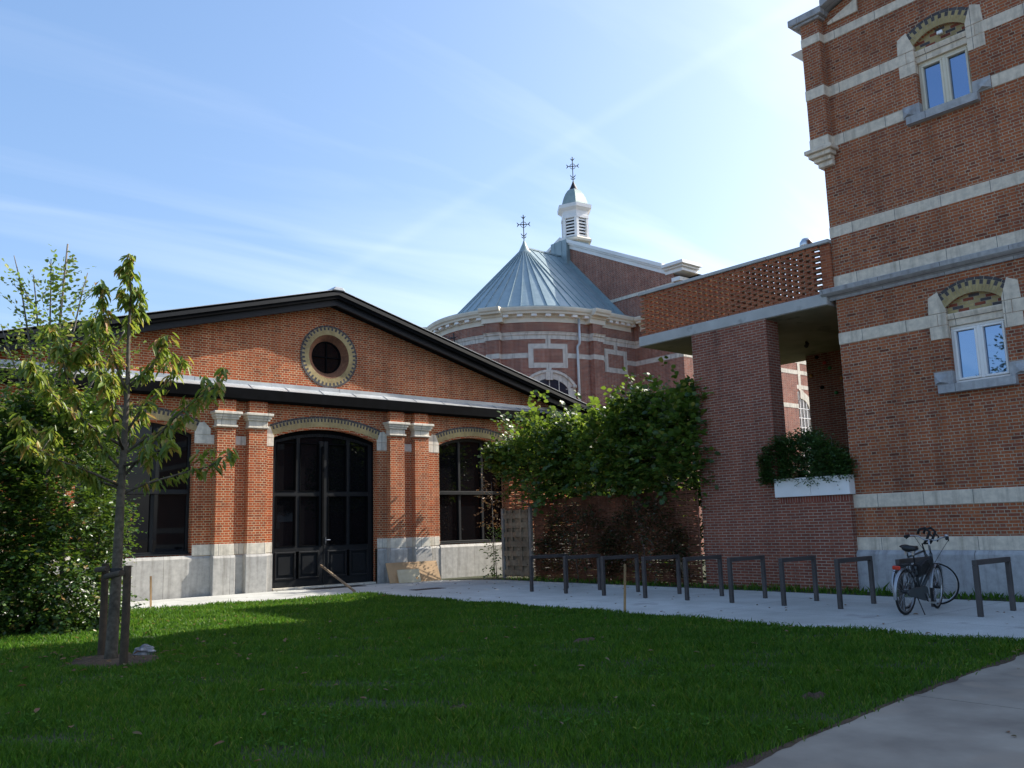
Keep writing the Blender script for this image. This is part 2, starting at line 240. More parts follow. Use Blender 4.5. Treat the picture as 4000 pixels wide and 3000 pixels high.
# ------------------------------------------------------------------ mesh helpers
def wloc(o):
    v = Vector((0, 0, 0))
    while o is not None: v += o.location; o = o.parent
    return v
class MB:
    def __init__(s): s.v = []; s.f = []; s.uv = {}
    def add(s, vs, fs, uvs=None):
        b = len(s.v); s.v += [tuple(p) for p in vs]
        if uvs is not None:
            for i, u in enumerate(uvs): s.uv[b + i] = u
        s.f += [tuple(b + i for i in f) for f in fs]
    def box(s, x0, x1, y0, y1, z0, z1):
        s.add([(x, y, z) for x in (x0, x1) for y in (y0, y1) for z in (z0, z1)],
              [(0, 1, 3, 2), (4, 6, 7, 5), (0, 4, 5, 1), (2, 3, 7, 6), (0, 2, 6, 4), (1, 5, 7, 3)])
    def hexa(s, p):      # 8 points: bottom ring 4 then top ring 4
        s.add(p, [(3, 2, 1, 0), (4, 5, 6, 7), (0, 1, 5, 4), (1, 2, 6, 5), (2, 3, 7, 6), (3, 0, 4, 7)])
    def bar(s, a, b, w, h, up=(0, 0, 1)):
        a, b = Vector(a), Vector(b); d = (b - a).normalized(); up = Vector(up)
        if abs(d.dot(up)) > .98: up = Vector((1, 0, 0))
        x = d.cross(up).normalized() * w / 2; y = x.cross(d).normalized() * h / 2
        s.hexa([a - x - y, a + x - y, b + x - y, b - x - y, a - x + y, a + x + y, b + x + y, b - x + y])
    def tube(s, pts, r, n=8, cap=True):
        pts = [Vector(p) for p in pts]; rs = r if isinstance(r, (list, tuple)) else [r] * len(pts)
        ring = []; prev = None
        for i, p in enumerate(pts):
            t = (pts[min(i + 1, len(pts) - 1)] - pts[max(i - 1, 0)]).normalized()
            if prev is None:
                a = Vector((0, 0, 1)) if abs(t.z) < .9 else Vector((1, 0, 0)); u = t.cross(a).normalized()
            else:
                u = (prev - t * prev.dot(t)); u = u.normalized() if u.length > 1e-6 else t.orthogonal().normalized()
            prev = u; w = t.cross(u)
            ring.append([p + (u * math.cos(2 * math.pi * k / n) + w * math.sin(2 * math.pi * k / n)) * rs[i] for k in range(n)])
        vs = [q for rr in ring for q in rr]; fs = []
        for i in range(len(pts) - 1):
            for k in range(n): fs.append((i * n + k, i * n + (k + 1) % n, (i + 1) * n + (k + 1) % n, (i + 1) * n + k))
        if cap: fs += [tuple(range(n))[::-1], tuple((len(pts) - 1) * n + k for k in range(n))]
        s.add(vs, fs)
    def lathe(s, c, prof, n=24, a0=0, a1=2 * math.pi, rot=0, uvr=None):
        full = abs(a1 - a0 - 2 * math.pi) < 1e-6; m = n if full else n + 1
        vs = []; us = []
        for i in range(m):
            a = a0 + (a1 - a0) * i / n + rot
            for r, z in prof: vs.append((c[0] + r * math.cos(a), c[1] + r * math.sin(a), c[2] + z)); us.append(((a - a0) * (uvr or 1), c[2] + z))
        k = len(prof); fs = []
        for i in range(n):
            j = (i + 1) % m
            for q in range(k - 1): fs.append((i * k + q, j * k + q, j * k + q + 1, i * k + q + 1))
        s.add(vs, fs, us if uvr else None)
    def ball(s, c, rx, ry=None, rz=None, n=10, m=7):
        ry = ry or rx; rz = rz or rx
        prof = [(math.sin(math.pi * i / m), -math.cos(math.pi * i / m)) for i in range(m + 1)]
        vs = [(c[0] + rx * r * math.cos(2 * math.pi * k / n), c[1] + ry * r * math.sin(2 * math.pi * k / n), c[2] + rz * z) for r, z in prof for k in range(n)]
        s.add(vs, [(i * n + k, i * n + (k + 1) % n, (i + 1) * n + (k + 1) % n, (i + 1) * n + k) for i in range(m) for k in range(n)])
    def build(s, name, mat, parent=None, smooth=False, bevel=0, local=False, fix=True):
        off = Vector((0, 0, 0)) if (parent is None or local) else wloc(parent)
        me = bpy.data.meshes.new(name); me.from_pydata([(p[0] - off.x, p[1] - off.y, p[2] - off.z) for p in s.v], [], s.f)
        if fix:
            bm = bmesh.new(); bm.from_mesh(me); bmesh.ops.recalc_face_normals(bm, faces=bm.faces); bm.to_mesh(me); bm.free()
        uvl = me.uv_layers.new(name='UVMap')
        for p in me.polygons:
            nx, ny, nz = p.normal
            for li in p.loop_indices:
                vi = me.loops[li].vertex_index
                if vi in s.uv: uvl.data[li].uv = s.uv[vi]; continue
                c = s.v[vi]
                if abs(nz) > .8: q = (c[0], c[1])
                elif abs(nx) > abs(ny): q = (c[1], c[2])
                else: q = (c[0], c[2])
                uvl.data[li].uv = q
        if smooth:
            me.polygons.foreach_set('use_smooth', [True] * len(me.polygons))
        me.materials.append(M[mat] if isinstance(mat, str) else mat)
        o = bpy.data.objects.new(name, me); COL.objects.link(o)
        if parent is not None: o.parent = parent
        if bevel:
            bv = o.modifiers.new('bevel', 'BEVEL'); bv.width = bevel; bv.segments = 1; bv.limit_method = 'ANGLE'; bv.angle_limit = R(40)
        return o
class Each:
    """every add() becomes a mesh of its own"""
    def __init__(s): s.b = []
    def add(s, *a): m = MB(); m.add(*a); s.b.append(m)
    box = MB.box; hexa = MB.hexa
    def build(s, *a, **k): return [m.build(*a, **k) for m in s.b]
def thing(name, label, cat, loc=(0, 0, 0), rz=0, group=None):
    o = bpy.data.objects.new(name, None); COL.objects.link(o); o.location = loc; o.rotation_euler = (0, 0, rz); o.empty_display_size = .2
    o['label'] = label; o['category'] = cat
    if group: o['group'] = group
    return o
def tag(o, label, cat, group=None):
    o['label'] = label; o['category'] = cat
    if group: o['group'] = group
    return o
def struct(o, kind='structure'): o['kind'] = kind; return o
class Fac:        # flat facade frame: u along, w up, d outward
    def __init__(s, fn): s.p = fn
    def box(s, mb, u0, u1, w0, w1, d0, d1):
        mb.hexa([s.p(u0, w0, d0), s.p(u1, w0, d0), s.p(u1, w0, d1), s.p(u0, w0, d1), s.p(u0, w1, d0), s.p(u1, w1, d0), s.p(u1, w1, d1), s.p(u0, w1, d1)])
    def prism(s, mb, poly, d0, d1):
        n = len(poly)
        vs = [s.p(u, w, d0) for u, w in poly] + [s.p(u, w, d1) for u, w in poly]
        mb.add(vs, [tuple(range(n)), tuple(range(n, 2 * n))] + [(i, (i + 1) % n, n + (i + 1) % n, n + i) for i in range(n)])
    def strip(s, mb, poly, u0, u1):   # section (w,d) swept along u
        n = len(poly)
        vs = [s.p(u0, w, d) for w, d in poly] + [s.p(u1, w, d) for w, d in poly]
        mb.add(vs, [tuple(range(n)), tuple(range(n, 2 * n))] + [(i, (i + 1) % n, n + (i + 1) % n, n + i) for i in range(n)])
def arch_r(half, rise): return (half * half + rise * rise) / (2 * rise)
def arch_z(u, uc, half, spring, rise):
    if rise <= 0: return spring
    r = arch_r(half, rise); return spring + rise - r + math.sqrt(max(0, r * r - (u - uc) ** 2))
def wall_open(mb, F, u0, u1, wb, wtop, ops, t, tops=()):
    us = {u0, u1, *tops}
    for o in ops:
        us |= {o['u0'], o['u1']}
        if o.get('rise', 0) > 0: us |= {o['u0'] + (o['u1'] - o['u0']) * i / 18 for i in range(19)}
    us = sorted(us)
    for a, b in zip(us, us[1:]):
        if b - a < 1e-5: continue
        m = (a + b) / 2; segs = [(lambda u: wb, None)]
        o = next((o for o in ops if o['u0'] < m < o['u1']), None)
        def top(u): return wtop(u)
        if o is None:
            mb.add([F.p(a, wb, 0), F.p(b, wb, 0), F.p(b, wtop(b), 0), F.p(a, wtop(a), 0)], [(0, 1, 2, 3)])
        else:
            if o['w0'] > wb + 1e-4: mb.add([F.p(a, wb, 0), F.p(b, wb, 0), F.p(b, o['w0'], 0), F.p(a, o['w0'], 0)], [(0, 1, 2, 3)])
            uc, h = (o['u0'] + o['u1']) / 2, (o['u1'] - o['u0']) / 2
            za, zb = arch_z(a, uc, h, o['sp'], o.get('rise', 0)), arch_z(b, uc, h, o['sp'], o.get('rise', 0))
            mb.add([F.p(a, za, 0), F.p(b, zb, 0), F.p(b, wtop(b), 0), F.p(a, wtop(a), 0)], [(0, 1, 2, 3)])
            mb.add([F.p(a, za, 0), F.p(b, zb, 0), F.p(b, zb, -t), F.p(a, za, -t)], [(0, 1, 2, 3)])
    for o in ops:
        for u in (o['u0'], o['u1']): mb.add([F.p(u, o['w0'], 0), F.p(u, o['sp'], 0), F.p(u, o['sp'], -t), F.p(u, o['w0'], -t)], [(0, 1, 2, 3)])
        mb.add([F.p(o['u0'], o['w0'], 0), F.p(o['u1'], o['w0'], 0), F.p(o['u1'], o['w0'], -t), F.p(o['u0'], o['w0'], -t)], [(0, 1, 2, 3)])
def arc_ring(F, yel, drk, bed, uc, wc, r0, r1, a0, a1, n, d0, d1, gap=.12):
    """ring of moulded bricks: pale stretchers with dark tips and an outer row of dark headers"""
    th = r1 - r0; rt = r1 - th * .2; rd = r1 - th * .52
    P = lambda r, a: (uc + r * math.cos(a), wc + r * math.sin(a))
    for i in range(n):
        b0 = a0 + (a1 - a0) * (i + gap / 2) / n; b1 = a0 + (a1 - a0) * (i + 1 - gap / 2) / n
        e = (rd if i % 2 else rt) - .004
        F.prism(yel, [P(r0, b0), P(e, b0), P(e, b1), P(r0, b1)], d0, d1)
        if i % 2: F.prism(drk, [P(rd + .004, b0), P(rt - .004, b0), P(rt - .004, b1), P(rd + .004, b1)], d0, d1)
    k = max(3, round(n * .42))
    for i in range(k):
        b0 = a0 + (a1 - a0) * (i + .04) / k; b1 = a0 + (a1 - a0) * (i + .96) / k
        F.prism(drk, [P(rt + .004, b0), P(r1, b0), P(r1, (b0 + b1) / 2), P(r1, b1), P(rt + .004, b1)], d0, d1)
    q = max(8, n)
    for i in range(q):
        b0 = a0 + (a1 - a0) * i / q; b1 = a0 + (a1 - a0) * (i + 1) / q
        F.prism(bed, [P(r0 + .003, b0), P(r1 - .003, b0), P(r1 - .003, b1), P(r0 + .003, b1)], d0, d1 - .005)
def np_mesh(name, mat, parent, V, faces_per, idx, local=False):
    """V (k,n,3) islands with the same face list; faces quads"""
    k, n, _ = V.shape
    off = np.array(wloc(parent)) if (parent is not None and not local) else np.zeros(3)
    P = (V.reshape(-1, 3) - off).astype(np.float32)
    idx = np.array(idx, dtype=np.int32); nf, fs = idx.shape
    L = (idx[None, :, :] + (np.arange(k, dtype=np.int32) * n)[:, None, None]).reshape(-1)
    me = bpy.data.meshes.new(name)
    me.vertices.add(len(P)); me.vertices.foreach_set('co', P.ravel())
    me.loops.add(len(L)); me.loops.foreach_set('vertex_index', L)
    me.polygons.add(k * nf); me.polygons.foreach_set('loop_start', np.arange(k * nf, dtype=np.int32) * fs)
    me.update(calc_edges=True)
    me.materials.append(M[mat])
    o = bpy.data.objects.new(name, me); COL.objects.link(o)
    if parent is not None: o.parent = parent
    return o
def unit(a): return a / np.maximum(np.linalg.norm(a, axis=-1, keepdims=True), 1e-9)
def leaves(name, mat, parent, pos, dirs, nrm, L, Wd, fold=.25, curl=.0):
    pos = np.asarray(pos); d = unit(np.asarray(dirs)); n = np.asarray(nrm)
    s = unit(np.cross(d, n)); n = np.cross(s, d)
    L = np.asarray(L)[:, None]; Wd = np.asarray(Wd)[:, None] / 2
    def at(t, w, h): return pos + d * L * t + s * Wd * w + n * (Wd * h * fold - L * curl * t * t)
    V = np.stack([at(0, 0, 0), at(.3, .95, 1), at(.68, .8, 1), at(1, 0, 0), at(.68, -.8, 1), at(.3, -.95, 1)], axis=1)
    return np_mesh(name, mat, parent, V, 2, [(0, 1, 2, 3), (0, 3, 4, 5)])
def shoots(rng, starts, dirs, lens, sp, size, droop=.25, spread=.9):
    """leaf arrays for shoots with two ranks of leaves"""
    P, D, Nn, Lx = [], [], [], []; paths = []
    for s, d, ln in zip(starts, dirs, lens):
        d = np.array(d) / np.linalg.norm(d); k = max(3, int(ln / sp))
        t = np.linspace(.08, 1, k); line = s + d * (t * ln)[:, None]; line[:, 2] -= droop * (t * ln) ** 2
        side = np.cross(d, [0, 0, 1.]); side /= max(1e-6, np.linalg.norm(side)); up = np.cross(side, d)
        sg = np.where(np.arange(k) % 2, 1, -1)[:, None]
        ld = d * (1 - spread * .5) + side * sg * spread + rng.normal(0, .28, (k, 3)); ld[:, 2] -= .15
        P.append(line + rng.normal(0, size * .12, (k, 3))); D.append(ld); Nn.append(up + rng.normal(0, .45, (k, 3))); Lx.append(size * rng.uniform(.65, 1.15, k))
        paths.append(np.vstack([s, line[::max(1, k // 3)], line[-1:]]))
    return np.vstack(P), np.vstack(D), np.vstack(Nn), np.concatenate(Lx), paths

# ================================================================== SETTING
g = MB(); g.box(-500, 500, -500, 500, -1.2, -.05); struct(g.build('ground', 'ground'))
pa = MB()
pa.add([(x, y, z) for z in (-.04, .0) for x, y in ((16.45, -8), (16.45, 22.1), (11.3, 22.1), (11.3, 7), (11.45, 4.05), (11.45, -8))], [(5, 4, 3, 2, 1, 0), (6, 7, 8, 9, 10, 11)] + [(i, (i + 1) % 6, 6 + (i + 1) % 6, 6 + i) for i in range(6)]); pa.box(-14, 11.3, 19.08, 22.10, -.04, .001)
struct(pa.build('path', 'concrete'))
_n, _l = M['concrete'].node_tree.nodes, M['concrete'].node_tree.links; _b = _n['Principled BSDF']; _src = _b.inputs['Base Color'].links[0].from_socket; _t = N(_n, 'ShaderNodeTexCoord')
_k = N(_n, 'ShaderNodeTexBrick', offset=0); _k.inputs['Scale'].default_value = 1; _k.inputs['Brick Width'].default_value = 2.57; _k.inputs['Row Height'].default_value = 3.2; _k.inputs['Mortar Size'].default_value = .007; _l.new(_t.outputs['Object'], _k.inputs['Vector'])
_c = mixcol(_n, _l, 1.0, _src, ramp(_n, _l, noise(_n, _l, _t.outputs['Object'], 45, 3, .7), ((.35, (.80, .80, .79)), (.65, (1.08, 1.08, 1.08)))), 'MULTIPLY')
_c = mixcol(_n, _l, 1.0, _c, ramp(_n, _l, noise(_n, _l, _t.outputs['Object'], .45, 6, .65), ((.34, (.80, .79, .77)), (.60, (1.05, 1.05, 1.05)))), 'MULTIPLY')
_l.new(mixcol(_n, _l, _k.outputs['Fac'], _c, (.17, .17, .165)), _b.inputs['Base Color'])
wk = MB()
def flat(mb, poly, z0, z1):
    n = len(poly); mb.add([(x, y, z0) for x, y in poly] + [(x, y, z1) for x, y in poly], [tuple(range(n))[::-1], tuple(range(n, 2 * n))] + [(i, (i + 1) % n, n + (i + 1) % n, n + i) for i in range(n)])
flat(wk, [(-12, 2.0), (-12, -9), (7.55, -9), (7.55, 3.76), (4.71, 3.51)], -.05, .004)
flat(wk, [(7.565, 3.765), (7.565, -9), (11.448, -9), (11.448, 4.045), (10.34, 3.955)], -.05, .004)
struct(wk.build('pavement', 'walk'))
LAWN = [(11.3, 19.08), (11.3, 7.0), (11.45, 4.06), (10.34, 3.97), (7.56, 3.78), (4.71, 3.53), (-12, 2.05), (-12, 19.4), (2, 19.6), (6.1, 19.5), (8.6, 19.1)]
lw = MB(); flat(lw, [(11.31, 19.12), (11.31, 7.0), (11.46, 4.0), (11.46, 3.7), (10.34, 3.6), (4.71, 3.2), (-12, 1.8), (-12, 19.4), (2, 19.6), (6.1, 19.5), (8.6, 19.12)], -.05, -.004); struct(lw.build('lawn', 'soil'))
gs = MB(); flat(gs, [(16.45, -8), (17.2, -8), (17.2, 22), (19.5, 22), (19.5, 22.35), (15.6, 22.35), (15.6, 21.4), (16.45, 20.2)], -.05, .006); struct(gs.build('verge', 'soil'))
gv = MB(); gv.box(-14, 15.6, 22.10, 22.5, -.05, -.006); struct(gv.build('gravel_strip', 'gravel'))
ct = MB(); ct.box(17.2, 70, 9.5, 22.3, -.06, -.012); struct(ct.build('inner_courtyard', 'soil'))

# ================================================================== WORKSHOP
CX, YW = 12.135, 22.33
FW = Fac(lambda u, w, d: (u, YW - d, w))
ws = thing('workshop', 'low red brick workshop with a black edged gable, round window and tall black double door', 'workshop', (CX, YW, 0))
SL = .2685; APZ = 8.19      # roof slope, height of ridge at wall plane
def gz(u): return 7.98 - SL * abs(u - CX)
DO = dict(u0=10.47, u1=13.72, w0=-.02, sp=4.08, rise=.29)
WR = dict(u0=15.96, u1=18.72, w0=1.03, sp=4.08, rise=.27)
WL = dict(u0=2 * CX - 18.72, u1=2 * CX - 15.96, w0=1.03, sp=4.08, rise=.27)
mb = MB()
X0, X1 = 2 * CX - 22.3, 22.3
wall_open(mb, FW, X0, X1, 0, lambda u: 5.30, [DO, WR, WL], .30)
# gable above, with round hole
OC = (12.137, 6.48); RI = .66
us = sorted({X0, X1, CX, *[OC[0] + RI * math.cos(math.pi * i / 24) for i in range(25)]})
for a, b in zip(us, us[1:]):
    m = (a + b) / 2
    if abs(m - OC[0]) < RI:
        ha, hb = math.sqrt(max(0, RI ** 2 - (a - OC[0]) ** 2)), math.sqrt(max(0, RI ** 2 - (b - OC[0]) ** 2))
        mb.add([FW.p(a, 5.3, 0), FW.p(b, 5.3, 0), FW.p(b, OC[1] - hb, 0), FW.p(a, OC[1] - ha, 0)], [(0, 1, 2, 3)])
        mb.add([FW.p(a, OC[1] + ha, 0), FW.p(b, OC[1] + hb, 0), FW.p(b, gz(b), 0), FW.p(a, gz(a), 0)], [(0, 1, 2, 3)])
    else:
        mb.add([FW.p(a, 5.3, 0), FW.p(b, 5.3, 0), FW.p(b, max(5.3, gz(b)), 0), FW.p(a, max(5.3, gz(a)), 0)], [(0, 1, 2, 3)])
for i in range(48):
    a, b = 2 * math.pi * i / 48, 2 * math.pi * (i + 1) / 48
    mb.add([FW.p(OC[0] + RI * math.cos(t), OC[1] + RI * math.sin(t), d) for t, d in ((a, 0), (b, 0), (b, -.22), (a, -.22))], [(0, 1, 2, 3)])
# side and back walls
mb.box(X0, X0 + .3, YW + .31, 40, 0, 5.2); mb.box(X1 - .3, X1, YW + .31, 40, 0, 5.2); mb.box(X0 + .3, X1 - .3, 39.7, 40, 0, 5.2)
mb.build('wall', 'brick_w', ws, fix=False)
# plinth, bands
pl = Each(); bs = Each(); st = Each()
PIL = [(8.83, 9.32), (9.69, 10.19), (14.06, 14.56), (14.94, 15.44)]
for a, b in ((X0, WL['u0'] - .02), (WL['u1'] + .02, DO['u0']), (DO['u1'], WR['u0'] - .02), (WR['u1'] + .02, X1)):
    FW.box(bs, a, b, 1.0, 1.27, -.02, .012)
    FW.strip(pl, [(-.03, -.1), (-.03, .05), (.93, .05), (.985, .0125), (.985, -.1)], a + (.0 if a > X0 else 0), b)
for o in (WL, WR): FW.strip(pl, [(-.03, -.28), (-.03, .07), (.93, .07), (1.01, .02), (1.03, -.28)], o['u0'] - .02, o['u1'] + .02)
pl.build('plinth', 'plinth', ws)
for a, b in ((PIL[0][1], PIL[1][0]), (PIL[2][1], PIL[3][0]), (WL['u1'] + .3, PIL[0][0]), (PIL[1][1] - .02, DO['u0']), (DO['u1'], PIL[2][0]), (PIL[3][1], WR['u0']), (WR['u1'], 19.25), (WL['u0'] - .5, WL['u0'])):
    FW.box(st, a, b, 3.83, 4.06, -.02, .011)
FW.box(st, WL['u1'], WL['u1'] + .3, 3.83, 4.06, -.02, .011)
for o in (DO, WL, WR):
    for sgn, e in ((-1, o['u0']), (1, o['u1'])):
        FW.prism(st, [(e - sgn * .003, 4.066), (e + sgn * .42, 4.066), (e + sgn * .42, 4.22), (e + sgn * .24, 4.40), (e + sgn * .085, 4.36), (e - sgn * .003, 4.14)], -.02, .013)
bs.build('base_band', 'stone', ws, bevel=.006); st.build('springer_stone', 'stone', ws, bevel=.006)
# pillars
for a, b in PIL:
    m = MB(); FW.box(m, a, b, 1.27, 4.28, -.05, .2); FW.box(m, a, b, 4.66, 5.02, -.05, .2)
    p = m.build('pillar', 'brick_w', ws)
    m = MB(); FW.box(m, a - .012, b + .012, .985, 1.268, -.05, .213); m.build('base_block', 'stone', p, bevel=.006)
    m = MB(); FW.strip(m, [(-.03, -.05), (-.03, .25), (.92, .25), (.984, .214), (.984, -.05)], a - .045, b + .045); m.build('plinth_block', 'plinth', p, bevel=.01)
    m = MB()
    for w0, w1, e in ((4.27, 4.315, .045), (4.315, 4.47, .015), (4.47, 4.53, .06), (4.53, 4.60, .09), (4.60, 4.67, .13)):
        FW.box(m, a - e, b + e, w0, w1, -.05, .2 + e)
    m.build('capital', 'stone', p, bevel=.008)
# arches
for o, n in ((DO, 66), (WR, 54), (WL, 54)):
    uc, h = (o['u0'] + o['u1']) / 2, (o['u1'] - o['u0']) / 2
    r = arch_r(h, o['rise']); wc = o['sp'] + o['rise'] - r; a = math.asin(h / r)
    y, d, bd = MB(), MB(), MB(); arc_ring(FW, y, d, bd, uc, wc, r + .06, r + .36, math.pi / 2 + a * 1.0, math.pi / 2 - a * 1.0, n, -.02, .014)
    ar = y.build('arch', 'yellow', ws); d.build('arch_dark_bricks', 'darkbrick', ar); bd.build('arch_mortar', 'mortar', ar)
# gable round window
y, d, bd = MB(), MB(), MB(); arc_ring(FW, y, d, bd, OC[0], OC[1], .64, .91, 0, 2 * math.pi, 84, -.02, .014)
rw = y.build('round_window', 'yellow', ws); d.build('surround_dark_bricks', 'darkbrick', rw); bd.build('surround_mortar', 'mortar', rw)
m = MB(); m.lathe((0, 0, 0), [(.635, .0), (.635, .012), (.47, -.16), (.47, -.2)], 48); m.v = [FW.p(OC[0] + x, OC[1] + yy, z) for x, yy, z in m.v]; m.build('splayed_reveal', 'revealbrick', rw)
m = MB(); m.lathe((0, 0, 0), [(.0, -.19), (.49, -.19)], 40); m.v = [FW.p(OC[0] + x, OC[1] + yy, z) for x, yy, z in m.v]; m.build('pane', 'glass', rw)
m = MB(); FW.box(m, OC[0] - .014, OC[0] + .014, OC[1] - .46, OC[1] + .46, -.185, -.15); FW.box(m, OC[0] - .46, OC[0] - .014, OC[1] - .014, OC[1] + .014, -.185, -.15); FW.box(m, OC[0] + .014, OC[0] + .46, OC[1] - .014, OC[1] + .014, -.185, -.15)
m.lathe((0, 0, 0), [(.44, 0), (.44, .03), (.49, .03), (.49, 0)], 40); m.v = m.v[:24] + [FW.p(OC[0] + x, OC[1] + yy, z - .185) for x, yy, z in m.v[24:]]; m.build('frame', 'black', rw)
# glazed openings
def mold(F, mb, u0, u1, w0, w1, t, d0, d1):
    F.box(mb, u0, u1, w0, w0 + t, d0, d1); F.box(mb, u0, u1, w1 - t, w1, d0, d1); F.box(mb, u0, u0 + t, w0 + t, w1 - t, d0, d1); F.box(mb, u1 - t, u1, w0 + t, w1 - t, d0, d1)
def archbar(F, mb, o, u0, u1, t, d0, d1, drop=0):
    uc, h = (o['u0'] + o['u1']) / 2, (o['u1'] - o['u0']) / 2
    k = 14
    for i in range(k):
        a, b = u0 + (u1 - u0) * i / k, u0 + (u1 - u0) * (i + 1) / k
        za, zb = arch_z(a, uc, h, o['sp'], o['rise']), arch_z(b, uc, h, o['sp'], o['rise'])
        F.prism(mb, [(a, za - t), (b, zb - t), (b, zb + .02), (a, za + .02)], d0, d1)
def arch_pane(F, mb, o, d):
    uc, h = (o['u0'] + o['u1']) / 2, (o['u1'] - o['u0']) / 2; k = 16
    top = [(o['u0'] + (o['u1'] - o['u0']) * i / k) for i in range(k + 1)]
    pts = [(o['u0'], o['w0']), (o['u1'], o['w0'])] + [(u, arch_z(u, uc, h, o['sp'], o['rise'])) for u in top[::-1]]
    mb.add([F.p(u, w, d) for u, w in pts], [tuple(range(len(pts)))])
for o in (WL, WR):
    fr = MB(); dd = (-.27, -.20)
    archbar(FW, fr, o, o['u0'], o['u1'], .10, *dd)
    FW.box(fr, o['u0'], o['u0'] + .07, 1.10, 4.02, *dd); FW.box(fr, o['u1'] - .07, o['u1'], 1.10, 4.02, *dd)
    FW.box(fr, o['u0'] + .0, o['u1'], 1.04, 1.12, -.28, -.16)
    for q in (1, 2):
        u = o['u0'] + (o['u1'] - o['u0']) * q / 3; FW.box(fr, u - .045, u + .045, 1.12, 2.54, -.275, -.19); FW.box(fr, u - .045, u + .045, 2.66, 4.22, -.275, -.19)
    f = fr.build('window', 'black2', ws, bevel=.008)
    m = MB(); FW.box(m, o['u0'] + .07, o['u1'] - .07, 2.542, 2.658, -.28, -.13); m.build('transom', 'black2', f, bevel=.008)
    m = MB(); arch_pane(FW, m, o, -.25); m.build('pane', 'glass', f, fix=False)
    m = MB(); FW.strip(m, [(1.032, -.16), (1.032, .03), (1.05, .03), (1.07, -.16)], o['u0'], o['u1']); m.build('sill', 'black2', f)
m = MB(); arch_pane(FW, m, DO, -.27); mp_ = m
fr = MB(); archbar(FW, fr, DO, DO['u0'], DO['u1'], .11, -.30, -.20)
FW.box(fr, DO['u0'], DO['u0'] + .05, .03, 4.0, -.3, -.2); FW.box(fr, DO['u1'] - .05, DO['u1'], .03, 4.0, -.3, -.2)
dfr = fr.build('door_frame', 'black', ws, bevel=.006)
mp_.build('door_pane', 'glass', ws, fix=False)
for a, b, s in ((DO['u0'] + .055, 12.09, 1), (12.105, DO['u1'] - .055, -1)):
    m = MB(); d0, d1 = -.262, -.205
    st0 = .13
    FW.box(m, a, a + st0, .05, 4.05, d0, d1); FW.box(m, b - st0, b, .05, 4.05, d0, d1)
    c = (a + b) / 2
    FW.box(m, c - .055, c + .055, 1.02, 4.22, d0, d1 - .005)
    for w0, w1 in ((.05, .26), (.98, 1.13), (2.50, 2.63)): FW.box(m, a + st0, b - st0, w0, w1, d0, d1 - .003)
    archbar(FW, m, DO, a, b, .2, d0, d1 - .006)
    lf = m.build('door', 'black2', ws, bevel=.008)
    m = MB()
    for q0, q1 in ((a + st0, c - .055), (c + .055, b - st0)):
        mold(FW, m, q0 - .01, q1 + .01, .25, .99, .05, d0, d1 + .02)
        FW.box(m, q0 + .10, q1 - .10, .37, .87, d0, d1 - .01); FW.box(m, q0, q1, .26, .98, d0, d1 - .035)
    m.build('lower_panels', 'black2', lf, bevel=.01)
    m = MB()
    for q0, q1 in ((a + st0, c - .055), (c + .055, b - st0)):
        for w0, w1 in ((1.13, 2.50), (2.63, 3.98)): mold(FW, m, q0, q1, w0, w1, .022, d0 + .01, d1 + .012)
    m.build('glazing_bead', 'black', lf)
m = MB(); FW.strip(m, [(1.13, -.2), (1.13, -.15), (3.9, -.15), (3.9, -.2)], 12.02, 12.09); m.build('astragal', 'black', ws, bevel=.01)
m = MB(); m.tube([FW.p(12.17, 1.28, -.2), FW.p(12.17, 1.28, -.14), FW.p(12.28, 1.28, -.135)], .012, 6); FW.box(m, 12.15, 12.19, 1.18, 1.36, -.205, -.195); m.build('door_handle', 'chrome', ws)
m = MB(); FW.box(m, DO['u0'] + .05, DO['u1'] - .05, .0, .045, -.32, .03); m.build('threshold', 'stone', ws)
# eaves: black gutter, zinc pent roof
m = MB(); FW.strip(m, [(4.99, .02), (4.99, .24), (5.03, .30), (5.30, .30), (5.30, .26), (5.22, .02)], X0, X1 + .3); m.build('gutter', 'black', ws)
m = MB(); FW.strip(m, [(5.301, .27), (5.315, .285), (5.46, .014), (5.44, .012)], X0, X1 + .3); zr = m.build('pent_roof', 'zinc', ws)
m = MB()
m = Each()
for i in range(20):
    u = X0 + .4 + i * 1.05; FW.strip(m, [(5.318, .28), (5.335, .28), (5.478, .014), (5.45, .014)], u, u + .03)
m.build('zinc_seam', 'zinc', zr)
m = MB()
for i in range(10):
    u = X0 + i * 2.1; e = .004 * (i % 2); FW.box(m, u, u + 2.095, 5.44, 5.56 + rnd.uniform(-.012, .012), .003, .022 + e)
m.build('flashing', 'zinc', zr)
# main roof
m = MB()
for s in (-1, 1):
    e = 10.9; d0, d1 = .375, -18
    pts = [(CX, APZ + .12), (CX + s * e, APZ + .12 - SL * e), (CX + s * e, APZ - .02 - SL * e), (CX, APZ - .02)]
    m.add([FW.p(u, w, d0) for u, w in pts] + [FW.p(u, w, d1) for u, w in pts], [(0, 1, 2, 3), (4, 5, 6, 7), (0, 1, 5, 4), (2, 3, 7, 6), (1, 2, 6, 5)])
rf = m.build('roof', 'roofdark', ws)
def rake(lo, hi, d0, d1, name, mat, par, e=10.9):
    m = MB()
    for s in (-1, 1): FW.prism(m, [(CX, APZ + hi), (CX + s * e, APZ + hi - SL * e), (CX + s * e, APZ + lo - SL * e), (CX, APZ + lo)], d0, d1)
    return m.build(name, mat, par)
rake(-.10, .16, .38, .52, 'upper_verge_board', 'black', rf); rake(.0, .10, .522, .55, 'verge_moulding', 'black2', rf)
rake(-.28, -.102, .34, .42, 'lower_verge_board', 'black2', rf); rake(-.24, -.12, .002, .339, 'verge_soffit', 'black', rf)
rake(.161, .175, .30, .565, 'verge_flashing', 'zinc', rf)
